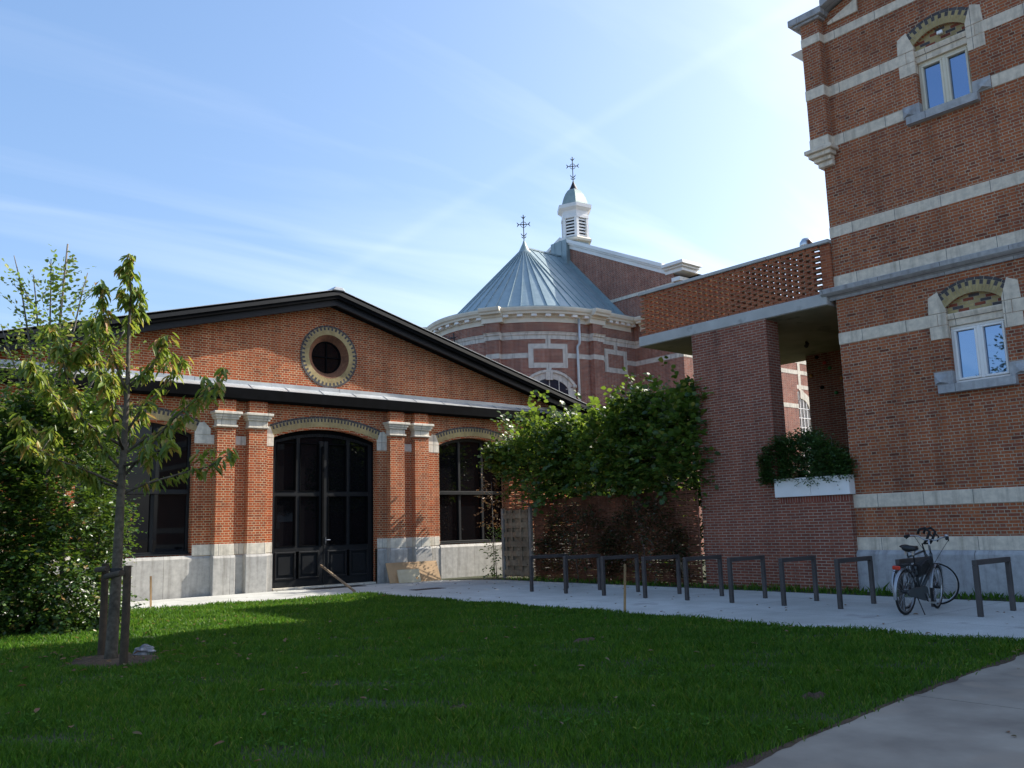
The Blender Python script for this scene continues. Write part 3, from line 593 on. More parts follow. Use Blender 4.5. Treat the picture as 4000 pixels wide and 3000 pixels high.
m = MB(); FW.prism(m, [(CX - .22, APZ + .12), (CX + .22, APZ + .12), (CX + .12, APZ + .23), (CX - .12, APZ + .23)], .1, .58); m.build('ridge_cap', 'zinc', rf, bevel=.02)

# ================================================================== GABLED BRICK HOUSE (right)
XR = 17.25
FR = Fac(lambda u, w, d: (XR - d, u, w))
hb = thing('gabled_house', 'tall striped brick house with pale stone bands, two white windows and a gable', 'house', (XR, 5, 0))
def rz_(u): return 12.45 + .35 * (9.45 - u) if u > 1.45 else 12.45 + .35 * (u + 6.55)
LWd = dict(u0=6.18, u1=7.21, w0=3.975, sp=5.46, rise=.20)
UWd = dict(u0=6.25, u1=7.28, w0=9.505, sp=10.99, rise=.20)
m = MB(); wall_open(m, FR, -6.55, 9.45, 0, rz_, [LWd, UWd], .22, tops=(1.45, 7.3, 6.18, 6.25, 7.21))
# two openings share columns: cut the upper one separately
m = MB()
wall_open(m, FR, -6.55, 9.45, 0, lambda u: 7.0, [LWd], .22)
wall_open(m, FR, -6.55, 9.45, 7.0, rz_, [UWd], .22, tops=(1.45,))
m.add([(XR, 9.45, 0), (32, 9.45, 0), (32, 9.45, 12.45), (XR, 9.45, 12.45)], [(0, 1, 2, 3)])
m.add([(XR, -6.55, 0), (32, -6.55, 0), (32, -6.55, 12.45), (XR, -6.55, 12.45)], [(0, 1, 2, 3)])
m.add([(32, -6.55, 0), (32, 9.45, 0), (32, 9.45, 12.45), (32, 1.45, 15.25), (32, -6.55, 12.45)], [(0, 1, 2, 3, 4)])
hw = m.build('wall', 'brick_rb', hb, fix=False)
m = MB()
for s, a, b in ((1, 1.45, 9.8), (-1, 1.45, -6.9)):
    za, zb = 12.45 + .35 * 8 + .03, 12.45 + .35 * 8 + .03 - .35 * abs(b - a)
    m.add([(x, yy, zz + t) for x in (XR + .3, 32.2) for yy, zz in ((a, za), (b, zb)) for t in (0, .12)], [(0, 2, 3, 1), (4, 5, 7, 6), (0, 4, 6, 2), (1, 3, 7, 5), (2, 6, 7, 3)])
m.build('roof', 'slate', hb)
m = Each()
for w0, w1, cuts in ((1.69, 1.96, ()), (5.13, 5.37, ((5.78, 7.60),)), (6.385, 6.62, ()), (7.48, 7.72, ()), (9.50, 9.735, ((5.90, 7.62),)), (10.66, 10.90, ((5.85, 7.67),)), (11.94, 12.14, ())):
    segs = [(-6.56, 9.461)]
    for c0, c1 in cuts: segs = [(-6.56, c0), (c1, 9.461)]
    for a, b in segs: FR.box(m, a, b, w0, w1, -.05, .011)
m.build('stone_band', 'stone_rb', hb, bevel=.005)
m = MB(); FR.box(m, -6.56, 9.461, .835, 1.09, -.05, .011); m.build('beige_band', 'stone_rb', hb, bevel=.005)
m = MB(); FR.strip(m, [(-.05, -.05), (-.05, .09), (.76, .09), (.834, .02), (.834, -.05)], -6.6, 9.53); m.build('plinth', 'blue', hb, bevel=.008)
m = MB(); FR.strip(m, [(6.10, .0), (6.10, .035), (6.16, .06), (6.20, .16), (6.24, .22), (6.335, .24), (6.384, .0)], -6.6, 9.69); m.box(XR + .001, XR + 1, 9.451, 9.69, 6.2, 6.33)
m.build('string_course', 'blue', hb, bevel=.006)
# windows
for o, dz in ((LWd, 0), (UWd, 5.53)):
    u0, u1 = o['u0'], o['u1']; uc = (u0 + u1) / 2; w0 = o['w0']
    fr = MB(); D0, D1 = -.21, -.13
    mold(FR, fr, u0, u1, w0, w0 + 1.12, .055, D0, D1)
    FR.box(fr, uc - .035, uc + .035, w0 + .055, w0 + 1.065, D0, D1 + .012)
    for a, b in ((u0 + .055, uc - .035), (uc + .035, u1 - .055)): mold(FR, fr, a, b, w0 + .06, w0 + 1.06, .045, D0 + .02, D1 + .018)
    wi = fr.build('window', 'white' if dz == 0 else 'frame_cream', hb, bevel=.008)
    m = MB(); m.add([FR.p(u0, w0, -.18), FR.p(u1, w0, -.18), FR.p(u1, w0 + 1.12, -.18), FR.p(u0, w0 + 1.12, -.18)], [(0, 1, 2, 3)]); m.build('pane', 'glass_b', wi, fix=False)
    m = MB(); FR.strip(m, [(w0 - .18, -.2), (w0 - .18, .13), (w0 - .015, .13), (w0 + .0, -.12)], u0 - .12, u1 + .25); m.build('sill', 'blue', wi, bevel=.008)
    for e, s in ((u0, -1), (u1, 1)):
        m = MB()
        a, b = (e - .34, e + .003) if s < 0 else (e - .003, e + .34)
        FR.box(m, a, b, w0 + .003, w0 + .255, -.13, .014)
        c = (a + b) / 2 + s * .04
        m.add([FR.p(c - .13, w0 + .02, .014), FR.p(c + .13, w0 + .02, .014), FR.p(c + .13, w0 + .2, .014), FR.p(c - .13, w0 + .2, .014), FR.p(c, w0 + .05, .11)], [(0, 1, 4), (1, 2, 4), (2, 3, 4), (3, 0, 4)])
        m.build('sill_block', 'blue', wi)
    m = MB(); FR.strip(m, [(w0 + 1.121, -.2), (w0 + 1.121, -.07), (w0 + 1.24, -.07), (w0 + 1.25, -.045), (w0 + 1.33, -.02), (w0 + 1.36, -.02), (w0 + 1.37, -.2)], u0, u1); m.build('lintel', 'stone_rb', wi, bevel=.004)
    z = dz
    for e, s in ((u0, -1), (u1, 1)):
        m = Each()
        FR.box(m, min(e - s * .003, e + s * .33), max(e - s * .003, e + s * .33), w0 + .895, w0 + 1.152, -.12, .014)
        FR.box(m, min(e - s * .003, e + s * .16), max(e - s * .003, e + s * .16), w0 + 1.158, w0 + 1.397, -.12, .014); FR.box(m, min(e + s * .166, e + s * .40), max(e + s * .166, e + s * .40), w0 + 1.158, w0 + 1.397, -.05, .014)
        FR.prism(m, [(e - s * .003, w0 + 1.403), (e + s * .33, w0 + 1.403), (e + s * .31, w0 + 1.74), (e + s * .12, w0 + 1.83), (e - s * .003, w0 + 1.49)], -.12, .016)
        m.build('jamb_stone', 'stone_rb', wi, bevel=.006)
    h = (u1 - u0) / 2; r = arch_r(h, .20); wc = o['sp'] + .20 - r; a = math.asin(h / r)
    y, d, bd = MB(), MB(), MB(); arc_ring(FR, y, d, bd, uc, wc, r, r + .29, math.pi / 2 + a, math.pi / 2 - a, 21, -.1, .014)
    ar = y.build('arch', 'yellow', hb); d.build('arch_dark_bricks', 'darkbrick', ar); bd.build('arch_mortar', 'mortar', ar)
    y, rd, dk, bd = MB(), MB(), MB(), MB(); k = 0
    ww = w0 + 1.372
    for row in range(5):
        w = ww + row * .062; uu = u0 + .003 - (.1 if row % 2 else 0)
        while uu < u1:
            a_, b_ = max(uu, u0 + .003), min(uu + .2, u1 - .003); um = (a_ + b_) / 2
            if b_ - a_ > .04 and w + .055 < arch_z(um, uc, h, o['sp'], .2) + .03:
                q = (row * 3 + round((uu - u0) * 5)) % 7
                FR.box({0: dk, 3: rd, 5: rd}.get(q, y), a_, b_ - .008, w, w + .054, -.12, -.075)
            uu += .206
    m = MB(); FR.box(m, u0, u1, ww, ww + .31, -.14, -.08)
    ty = y.build('tympanum', 'yellow', hb); rd.build('red_bricks', 'redbrick', ty); dk.build('dark_bricks', 'darkbrick', ty); m.build('tympanum_mortar', 'mortar', ty)
m = MB(); FR.box(m, 6.69, 6.80, 11.02, 11.09, -.07, .0); m.build('wall_sensor', 'white', hb, bevel=.01)
# corner pilaster on corbel, kneeler and coping
m = MB(); m.box(17.05, XR + .3, 9.19, 9.62, 9.49, 12.46); pi_ = m.build('corner_pilaster', 'brick_rb', hb)
m = Each()
for w0, w1 in ((9.50, 9.735), (10.66, 10.90), (11.94, 12.14)): m.box(17.038, XR + .3, 9.178, 9.632, w0, w1)
m.build('pilaster_band', 'stone_rb', pi_, bevel=.005)
m = MB()
for w0, w1, e in ((9.40, 9.49, .11), (9.30, 9.40, .05), (9.20, 9.30, -.03), (9.08, 9.20, -.09)): m.box(17.05 - e, XR + .3, 9.19 - max(e, 0), 9.62 + e, w0, w1)
m.build('corbel', 'stone_rb', pi_, bevel=.01)
m = MB(); m.box(16.93, XR + .4, 9.05, 9.86, 12.52, 12.68); m.box(16.98, XR + .4, 9.12, 9.76, 12.46, 12.519); m.build('kneeler', 'blue', pi_, bevel=.012)
m = MB()
for s, b in ((1, 9.06), (-1, -6.4)):
    a = 1.45; hA = 12.45 + .35 * 8; f = lambda yv: hA - .35 * abs(yv - a)
    m.add([(x, yv, f(yv) + t) for x in (16.95, XR + .35) for yv in (a, b) for t in (.06, .22)], [(0, 2, 3, 1), (4, 5, 7, 6), (0, 4, 6, 2), (1, 3, 7, 5), (2, 6, 7, 3), (0, 1, 5, 4)])
m.build('gable_coping', 'blue', hb)
m = MB(); FR.prism(m, [(9.05, 12.30), (8.35, 12.30), (8.35, 12.30 + .35 * .9), (9.05, 12.36)], .0, .05); m.build('gable_foot_stone', 'stone_rb', hb, bevel=.005)
m = MB(); m.hexa([(17.5, 9.63, 11.75), (30, 9.63, 11.75), (30, 9.7, 11.75), (17.5, 9.7, 11.75), (17.2, 9.63, 12.02), (30, 9.63, 12.02), (30, 10.0, 12.02), (17.2, 10.0, 12.02)]); m.build('eaves_gutter', 'white', hb)

# ================================================================== LINK BUILDING
XP = 17.10
FP = Fac(lambda u, w, d: (XP - d, u, w))
lk = thing('link_building', 'modern brick passage with concrete slab and perforated brick parapet beside the house', 'passage', (XP, 12, 0))
m = MB(); FP.box(m, 11.12, 13.23, 0, 6.018, -.48, 0); FP.box(m, 9.451, 11.12, 0, 1.85, -.48, 0); m.build('wall', 'brick_p', lk)
m = MB(); FP.box(m, 9.452, 11.119, 1.85, 1.97, -.47, .001); m.build('soldier_course', 'brick_soldier', lk)
m = MB(); m.box(22.05, 22.35, 9.46, 13.14, 0, 6.018); bw = m.build('back_wall', 'brick_p', lk)
for (py, pz, mt) in ((12.79, 5.91, 'black'), (12.57, 5.72, 'hold_r'), (12.43, 5.55, 'hold_g'), (12.1, 5.23, 'hold_y'), (13.0, 5.42, 'hold_y'), (12.7, 5.05, 'black'), (12.05, 5.62, 'hold_r'), (12.3, 4.85, 'hold_g')):
    q = MB(); q.ball((22.03, py, pz), .05, .06, .05, 7, 5); q.build('climbing_hold', mt, bw, smooth=True)
m = MB(); m.box(XP, 22.8, 9.58, 14.93, 6.02, 6.28); sb = m.build('slab', 'slab', lk, bevel=.015)
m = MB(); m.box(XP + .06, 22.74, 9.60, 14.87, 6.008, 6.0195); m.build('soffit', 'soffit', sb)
m = MB(); k = 0
for row in range(17):
    w = 6.29 + row * .0635; uu = 9.72 + (.155 if row % 2 else 0)
    if row in (0,): uu = 9.72 - .05
    while uu < 14.86:
        if row in (0, 16): a, b = uu, min(uu + .29, 14.87)
        else: a, b = uu, min(uu + .205, 14.87)
        if b - a > .04: FP.box(m, a, b, w, w + .058, -.195 + rnd.uniform(-.004, .004), -.05 + rnd.uniform(-.004, .004))
        uu += .31
    FP.box(m, 14.765, 14.87, w, w + .058, -.36, -.205)
# thin bed joints that carry the open bond
FP.box(m, 9.461, 9.70, 6.285, 7.37, -.25, -.09)
sc = m.build('perforated_parapet', 'brick_screen', lk, fix=False)
m = MB()
for row in range(1, 17):
    w = 6.29 + row * .0635 - .0055; FP.box(m, 9.70, 14.86, w, w + .0055, -.18, -.06)
m.build('bed_joint', 'mortar', sc)
m = MB()
for a, b in ((9.44, 11.0), (11.004, 12.6), (12.604, 14.9)): FP.box(m, a, b, 7.375, 7.455, -.20, -.01)
m.build('coping', 'slab', lk, bevel=.01)
m = MB(); m.tube([(20.2, 11.98, 6.0), (20.2, 11.98, 5.93)], .03, 8); m.tube([(20.24, 11.98, 5.94), (20.12, 11.95, 5.86)], .05, 10); m.build('soffit_spotlight', 'plastic', lk)
m = MB(); m.lathe((19.6, 11.4, 6.28), [(.001, 2.21), (.10, 2.19), (.16, 2.10), (.17, 1.94), (.13, 1.92), (.13, 0)], 20); m.build('roof_vent', 'chrome', lk, smooth=True)

# ================================================================== CHURCH
YC, XC, XN, RW = 34.0, 30.1, 33.0, 4.9
ch = thing('church', 'striped brick church with round zinc roofed apse and louvred white turret', 'church', (XC, YC, 0))
def FA(a0):    # tangent-wrapped facade on the apse: u metres along the wall from angle a0
    return Fac(lambda u, w, d: (XC + (RW + d) * math.cos(a0 + u / RW), YC + (RW + d) * math.sin(a0 + u / RW), w))
A60 = math.pi / 3
m = MB()
m.lathe((XC, YC, 0), [(RW, 0), (RW, 11.4)], 60, R(90), R(270), uvr=RW)
m.box(XC, XN, YC - RW, YC - RW + .3, 0, 11.4); m.box(XC, XN, YC + RW - .3, YC + RW, 0, 11.4)
m.build('apse_wall', 'brick_c', ch, fix=False)
FC = Fac(lambda u, w, d: (u, YC - RW - d, w))       # straight choir wall
def ringp(mb, prof, a0=R(90), a1=R(270), n=48):
    k = len(prof); vs = []; fs = []
    for i in range(n + 1):
        a = a0 + (a1 - a0) * i / n
        vs += [(XC + (RW + d) * math.cos(a), YC + (RW + d) * math.sin(a), w) for w, d in prof]
    for i in range(n):
        for q in range(k): fs.append((i * k + q, (i + 1) * k + q, (i + 1) * k + (q + 1) % k, i * k + (q + 1) % k))
    fs += [tuple(range(k)), tuple(n * k + q for q in range(k))]
    mb.add(vs, fs)
def pil_frame(a):   # frame at a pilaster: u tangential, d radial
    ca, sa = math.cos(a), math.sin(a)
    return Fac(lambda u, w, d: (XC + (RW + d) * ca - u * sa, YC + (RW + d) * sa + u * ca, w))
PA = [R(90), R(150), R(210), R(270)]
# cornice
CP = [(11.0, -.1), (11.0, .03), (11.22, .03), (11.25, .10), (11.36, .12), (11.36, .34), (11.44, .36), (11.50, .43), (11.62, .47), (11.66, .47), (11.70, -.1)]
m = MB(); ringp(m, CP); FC.strip(m, CP, XC + .002, XN - .25)
q = [(w - .02, d - .003) for w, d in CP]; FN = Fac(lambda u, w, d: (XN - .05 - d, u, w)); FN.strip(m, q, 26.0, YC - RW - .48)
for a in PA:
    F = pil_frame(a); F.strip(m, [(w + .02, d + .26 if d > 0 else d) for w, d in CP], -.52, .52)
co = m.build('cornice', 'cream', ch)
m = Each()
for a0, a1 in ((R(150), R(210)), (R(210), R(270)), (R(90), R(150))):
    for i in range(7):
        a = a0 + (a1 - a0) * (i + 1) / 8; F = pil_frame(a); F.box(m, -.13, .13, 11.24, 11.358, .05, .29)
for i in range(5): u = XC + .85 + i * .42; FC.box(m, u, u + .22, 11.24, 11.358, .05, .29)
m.build('modillion', 'white', co)
# pilasters
for a in PA[1:]:
    F = pil_frame(a); m = MB(); F.box(m, -.33, .33, 0, 11.02, -.1, .26)
    p = m.build('pilaster', 'brick_c', ch)
    m = MB(); F.strip(m, [(10.18, -.1), (10.18, .28), (10.36, .29), (10.40, .34), (10.47, .35), (10.53, .40), (10.53, -.1)], -.40, .40); F.box(m, -.34, .34, 9.29, 9.52, -.1, .27)
    F.box(m, -.36, .36, 6.6, 6.9, -.1, .28); m.build('pilaster_band', 'stone_c', p)
# stone bands, panels, window surround
m = MB()
BP = [(10.18, -.1), (10.18, .02), (10.36, .025), (10.40, .06), (10.47, .07), (10.53, .10), (10.55, -.1)]
ringp(m, BP); FC.strip(m, BP, XC, XN); FN2 = Fac(lambda u, w, d: (XN - d, u, w)); FN2.strip(m, [(w - .003, d) for w, d in BP], 26.3, YC - RW)
b2 = [(9.29, -.1), (9.29, .012), (9.52, .012), (9.52, -.1)]
for a0, a1 in ((90, 150), (150, 210), (210, 270)):
    c = R((a0 + a1) / 2); hw = .96 / RW
    ringp(m, b2, R(a0), c - hw, 10); ringp(m, b2, c + hw, R(a1), 10)
    F = FA(c)
    for u0, u1, w0, w1 in ((-.95, .95, 9.72, 9.96), (-.95, .95, 8.80, 9.04), (-.95, -.71, 9.042, 9.718), (.71, .95, 9.042, 9.718), (-.12, .12, 9.962, 10.18), (-.12, .12, 8.62, 8.798)):
        k = 6
        for i in range(k): F.box(m, u0 + (u1 - u0) * i / k, u0 + (u1 - u0) * (i + 1) / k, w0, w1, -.1, .016)
    ringp(m, [(6.6, -.1), (6.6, .014), (6.9, .014), (6.9, -.1)], R(a0), c - 1.32 / RW, 10); ringp(m, [(6.6, -.1), (6.6, .014), (6.9, .014), (6.9, -.1)], c + 1.32 / RW, R(a1), 10)
FC.box(m, XC, 30.76, 9.29, 9.52, -.1, .012); FC.box(m, 32.36, XN, 9.29, 9.52, -.1, .012)
for u0, u1, w0, w1 in ((30.76, 32.36, 9.72, 9.96), (30.76, 32.36, 8.80, 9.04), (30.76, 31.0, 9.042, 9.718), (32.12, 32.36, 9.042, 9.718), (31.44, 31.68, 9.962, 10.18)): FC.box(m, u0, u1, w0, w1, -.1, .016)
FN2.box(m, 26.34, YC - RW, 9.29, 9.52, -.1, .012); FN2.box(m, 26.34, YC - RW, 6.6, 6.9, -.1, .012); FC.box(m, XC, XN, 6.6, 6.9, -.1, .012)
m.build('stone_band', 'stone_c', ch)
for a0, a1 in ((150, 210), (210, 270)):
    F = FA(R((a0 + a1) / 2)); m = MB()
    h, rise, sp = .93, .48, 7.80; r = arch_r(h, rise); wc = sp + rise - r; a = math.asin(h / r); k = 14
    for i in range(k):
        t0, t1 = math.pi / 2 + a - 2 * a * i / k, math.pi / 2 + a - 2 * a * (i + 1) / k
        for ra, rb, dd in ((r, r + .36, .03), (r + .30, r + .42, .09)):
            F.prism(m, [(ra * math.cos(t0), wc + ra * math.sin(t0)), (rb * math.cos(t0), wc + rb * math.sin(t0)), (rb * math.cos(t1), wc + rb * math.sin(t1)), (ra * math.cos(t1), wc + ra * math.sin(t1))], -.1, dd)
    for s in (-1, 1):
        F.box(m, min(s * .92, s * 1.30), max(s * .92, s * 1.30), 4.0, 7.86, -.1, .02)
        m.ball(F.p(s * 1.24, 7.93, .05), .11, .11, .11)
    F.box(m, -.17, .17, 8.22, 8.64, -.1, .10)
    su = m.build('apse_window', 'stone_c', ch)
    m = MB(); pts = [(-.93 + 1.86 * i / 12) for i in range(13)]
    m.add([F.p(u, 4.0, .004) for u in pts] + [F.p(u, arch_z(u, 0, h, sp, rise), .004) for u in pts], [(i, i + 1, 14 + i, 13 + i) for i in range(12)]); m.build('pane', 'glass_c', su, fix=False)
    m = MB()
    for u in (-.46, 0, .46): F.box(m, u - .02, u + .02, 4.0, arch_z(u, 0, h, sp, rise), .004, .03)
    for w in (5, 5.7, 6.4, 7.1, 7.8): F.box(m, -.92, .92, w - .015, w + .015, .004, .025)
    m.build('glazing_bars', 'stone_c', su)
# downpipe
F = FA(R(258)); m = MB(); m.tube([F.p(-.0, 11.2, .16), F.p(0, 10.1, .16), F.p(0, 10.0, .15), F.p(-.09, 9.85, .10), F.p(-.09, 9.6, .10), F.p(-.09, 0, .10)], .065, 10); m.build('downpipe', 'zinc', ch, smooth=True)
# apse roof
EV, RG = 4.42, 16.22
m = MB(); m.lathe((XC, YC, 0), [(EV, 11.70), (.02, RG)], 48, R(90), R(270))
for s in (-1, 1): m.add([(XC, YC + s * EV, 11.70), (XN, YC + s * EV, 11.70), (XN, YC, RG), (XC, YC, RG)], [(0, 1, 2, 3)])
ar = m.build('apse_roof', 'zincroof', ch, fix=False)
m = MB(); ringp(m, [(11.68, -.62), (11.71, -.62), (11.71, .40), (11.68, .40)])
for q_ in (-1, 1): m.box(XC + .002, XN, min(YC + q_ * 4.28, YC + q_ * 5.3), max(YC + q_ * 4.28, YC + q_ * 5.3), 11.68, 11.71)
m.build('roof_gutter', 'zincroof', ar)
m = MB()
for i in range(21):
    a = R(90 + 9 * i); P = lambda r, w: Vector((XC + r * math.cos(a), YC + r * math.sin(a), w))
    m.bar(P(EV, 11.73), P(.25, RG - .18), .035, .05)
for i in range(1, 6):
    x = XC + i * .58 - .1
    for s in (-1, 1): m.bar((x, YC + s * EV, 11.73), (x, YC, RG + .02), .035, .05, up=(1, 0, 0))
m.bar((XC, YC, RG + .03), (XN, YC, RG + .03), .12, .08)
m.bar((XN - .04, YC - EV, 11.76), (XN - .04, YC, RG + .04), .3, .07, up=(1, 0, 0))
m.build('standing_seam', 'zincroof', ar)
m = MB(); m.lathe((XC, YC, 0), [(.36, 15.93), (.30, 16.03), (.10, 16.45), (.045, 16.62), (.001, 16.64)], 20); m.build('roof_cap', 'zincdome', ar, smooth=True)
def finial(c, z0, z1, par):
    h = z1 - z0; m = MB(); x, y = c
    m.tube([(x, y, z0), (x, y, z1)], .026, 6)
    e = Vector((.70, -.71, 0)); O = Vector((x, y, 0)); Z = lambda t: Vector((0, 0, z0 + h * t))
    for t, s in ((0.20, .05), (.62, .055), (.97, .05)): m.ball(tuple(O + Z(t)), .045 if t < .9 else .03, .045 if t < .9 else .03, s * 1.3, 8, 6)
    m.tube([tuple(O + Z(.585) - e * .26), tuple(O + Z(.70) + e * .26)][0:0] or [tuple(O + Z(.64) - e * .30), tuple(O + Z(.64) + e * .30)], .022, 6)
    m.tube([tuple(O + Z(.63) + e * (.155 * math.cos(a)) + Vector((0, 0, .155 * math.sin(a)))) for a in [2 * math.pi * i / 16 for i in range(17)]], .018, 5)
    for s in (-1, 1):
        for tt, ln, up in ((.64, .36, .13), (.64, .36, -.13), (.20, .16, .17), (.12, .13, .10)):
            b = O + Z(tt) + e * s * (.24 if tt > .5 else .02)
            m.tube([tuple(b), tuple(b + e * s * (ln - (.24 if tt > .5 else .02)) * .6 + Vector((0, 0, up * .4))), tuple(b + e * s * (ln - (.24 if tt > .5 else .02)) + Vector((0, 0, up)))], [.014, .03, .008], 5)
        b = O + Z(.84); m.tube([tuple(b), tuple(b + e * s * .06 + Vector((0, 0, .10))), tuple(b + e * s * .13 + Vector((0, 0, .16)))], [.012, .028, .008], 5)
    m.build('finial_cross', 'iron', par)
finial((XC, YC), 16.60, 18.08, ar)
# nave
NH = 12.9; GS = .462; AP = 16.95; NW = 7.65
def nz_(y): return AP - GS * abs(y - YC)
m = MB()
m.add([(XN, YC - NW, 0), (XN, YC + NW, 0), (XN, YC + NW, nz_(YC + NW)), (XN, YC, AP), (XN, YC - NW, nz_(YC - NW))], [(0, 1, 2, 3, 4)])
for s in (-1, 1): m.add([(XN, YC + s * NW, 0), (75, YC + s * NW, 0), (75, YC + s * NW, NH + .5), (XN, YC + s * NW, NH + .5)], [(0, 1, 2, 3)])
m.add([(75, YC - NW, 0), (75, YC + NW, 0), (75, YC + NW, nz_(YC + NW)), (75, YC, AP), (75, YC - NW, nz_(YC - NW))], [(0, 1, 2, 3, 4)])
for a, b in ((XN + .001, 34.9), (40.9, 42.6), (47.5, 49.2)): m.box(a, b, YC - NW - .3, YC - NW + .1, 0, 12.6)
m.build('nave_wall', 'brick_c', ch, fix=False)
m = MB()
for s in (-1, 1): m.add([(x, YC + s * dy, w) for x in (XN - .05, 75.2) for dy, w in ((0, AP + .34), (NW + .9, AP + .34 - GS * (NW + .9)))], [(0, 1, 3, 2)])
m.build('nave_roof', 'slate', ch, fix=False)
m = MB()
for s in (-1, 1):
    e = NW - .5
    for lo, hi, d in ((-.12, .10, .05), (.10, .20, .16), (.20, .40, .26)):
        FN2.prism(m, [(YC, AP + hi), (YC + s * e, AP + hi - GS * e), (YC + s * e, AP + lo - GS * e), (YC, AP + lo)], -.2, d)
    a, b = (YC + s * e, YC + s * (NW + .55)); a, b = min(a, b), max(a, b); zt = AP - GS * e
    ww = zt - .18
    for w0, w1, d, x in ((ww, ww + .2, .06, .0), (ww + .2, ww + .3, .18, .12), (ww + .3, ww + .46, .34, .26)):
        m.box(XN - d, 34.2, a - (x if s < 0 else 0), b + (x if s > 0 else 0), w0, w1)
m.box(XN - .1, 75, YC - NW - .42, YC - NW + .1, 13.02, 13.22)
m.build('gable_cornice', 'white', ch, bevel=.01)
m = Each(); FN2.box(m, YC - NW, YC + NW, 12.86, 13.02, -.1, .05)
FS = Fac(lambda u, w, d: (u, YC - NW - d, w))
for a, b, d in ((XN - .014, 34.91, .312), (40.89, 42.61, .312), (47.4, 49.3, .312)):
    for w0, w1 in ((9.29, 9.52), (7.42, 7.65), (5.4, 5.6)): FS.box(m, a, b, w0, w1, -.1, d)
for a, b in ((34.91, 40.89), (42.61, 47.4)):
    for w0, w1 in ((10.03, 10.3), (9.40, 9.62), (8.58, 8.80)): FS.box(m, a, b, w0, w1, -.1, .012)
    c = (a + b) / 2 if a < 40 else 43.38
    FS.box(m, c - .12, c + .12, 8.2, 10.03, -.1, .016)
m.build('nave_stone_band', 'stone', ch)
for c in (37.9, 43.38):
    m = MB(); h, rise, sp = .80, .72, 7.30; r = arch_r(h, rise); wc = sp + rise - r; a = math.asin(min(1, h / r)); k = 12
    for i in range(k):
        t0, t1 = math.pi / 2 + a - 2 * a * i / k, math.pi / 2 + a - 2 * a * (i + 1) / k
        FS.prism(m, [(c + q * math.cos(t), wc + q * math.sin(t)) for q, t in ((r, t0), (r + .42, t0), (r + .42, t1), (r, t1))], -.1, .05)
    for s in (-1, 1): FS.box(m, min(c + s * .8, c + s * 1.0), max(c + s * .8, c + s * 1.0), 2.5, 7.3, -.1, .03)
    FS.box(m, c - .16, c + .16, 8.02, 8.5, -.1, .1)
    su = m.build('nave_window', 'stone', ch)
    m = MB(); pts = [(c - h + 2 * h * i / 12) for i in range(13)]
    m.add([FS.p(u, 2.5, .004) for u in pts] + [FS.p(u, arch_z(u, c, h, sp, rise), .004) for u in pts], [(i, i + 1, 14 + i, 13 + i) for i in range(12)]); m.build('pane', 'glass_c', su, fix=False)
    m = MB()
    for u in (c - .48, c - .16, c + .16, c + .48): FS.box(m, u - .025, u + .025, 2.5, arch_z(u, c, h, sp, rise), .004, .035)
    for i in range(10): w = 2.8 + i * .52; FS.box(m, c - h, c + h, w - .02, w + .02, .004, .03)
    m.build('glazing_bars', 'white', su)
# turret
TX = TY = 34.08
tu = MB()
def hexring(mb, prof, rot=R(45 + 7), n=6): mb.lathe((TX, TY, 0), prof, n, rot=rot)
hexring(tu, [(.80, 16.0), (.80, 17.2)]); tu.box(32.72, 33.6, TY - .62, TY + .62, 15.2, 17.1)
tz = tu.build('turret', 'zincroof', ch)
m = MB()
for yy in (TY - .25, TY + .3): m.box(32.70, 32.719, yy, yy + .025, 15.4, 17.1)
m.build('turret_seam', 'zincroof', tz)
m = MB(); hexring(m, [(.80, 17.15), (.97, 17.22), (1.0, 17.34), (.84, 17.46), (.01, 17.47)]); m.build('turret_base', 'cream', tz)
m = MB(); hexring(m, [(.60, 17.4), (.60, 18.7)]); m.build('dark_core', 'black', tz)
m = MB()
for i in range(6):
    a = R(52) + i * math.pi / 3; b = a + math.pi / 3; r = .84
    A, B = Vector((TX + r * math.cos(a), TY + r * math.sin(a), 0)), Vector((TX + r * math.cos(b), TY + r * math.sin(b), 0)); T = (B - A).normalized(); n_ = Vector((T.y, -T.x, 0))
    for P in (A + T * .075, B - T * .075): m.bar(P + Vector((0, 0, 17.44)) - n_ * .05, P + Vector((0, 0, 18.62)) - n_ * .05, .15, .10, up=tuple(n_))
m.build('turret_posts', 'white', tz)
m = MB()
for i in range(6):
    a = R(52) + i * math.pi / 3; b = a + math.pi / 3; r = .84
    A, B = Vector((TX + r * math.cos(a), TY + r * math.sin(a), 0)), Vector((TX + r * math.cos(b), TY + r * math.sin(b), 0)); T = (B - A).normalized(); n_ = Vector((T.y, -T.x, 0))
    for k in range(6):
        z = 17.50 + k * .185; o = -n_ * .06
        p = [A + T * .15 + o, B - T * .15 + o]
        q = [A + T * .15 - n_ * .17, B - T * .15 - n_ * .17]
        m.hexa([p[0] + Vector((0, 0, z)), p[1] + Vector((0, 0, z)), q[1] + Vector((0, 0, z + .10)), q[0] + Vector((0, 0, z + .10)), p[0] + Vector((0, 0, z + .095)), p[1] + Vector((0, 0, z + .095)), q[1] + Vector((0, 0, z + .13)), q[0] + Vector((0, 0, z + .13))])
m.build('louver', 'white', tz)
m = MB(); hexring(m, [(.01, 18.58), (.86, 18.58), (.86, 18.74), (.81, 18.77), (.82, 19.0), (.98, 19.12), (1.05, 19.16), (1.07, 19.36), (.01, 19.39)]); m.build('turret_cornice', 'white', tz)
m = MB(); hexring(m, [(.86, 19.37), (.82, 19.55), (.74, 19.80), (.61, 20.08), (.44, 20.32), (.27, 20.46), (.01, 20.48)]); dm = m.build('turret_dome', 'zincdome', tz)
m = MB(); m.lathe((TX, TY, 0), [(.27, 20.44), (.18, 20.62), (.09, 20.82), (.035, 20.98), (.001, 21.0)], 12); m.build('spike', 'iron', dm, smooth=True)
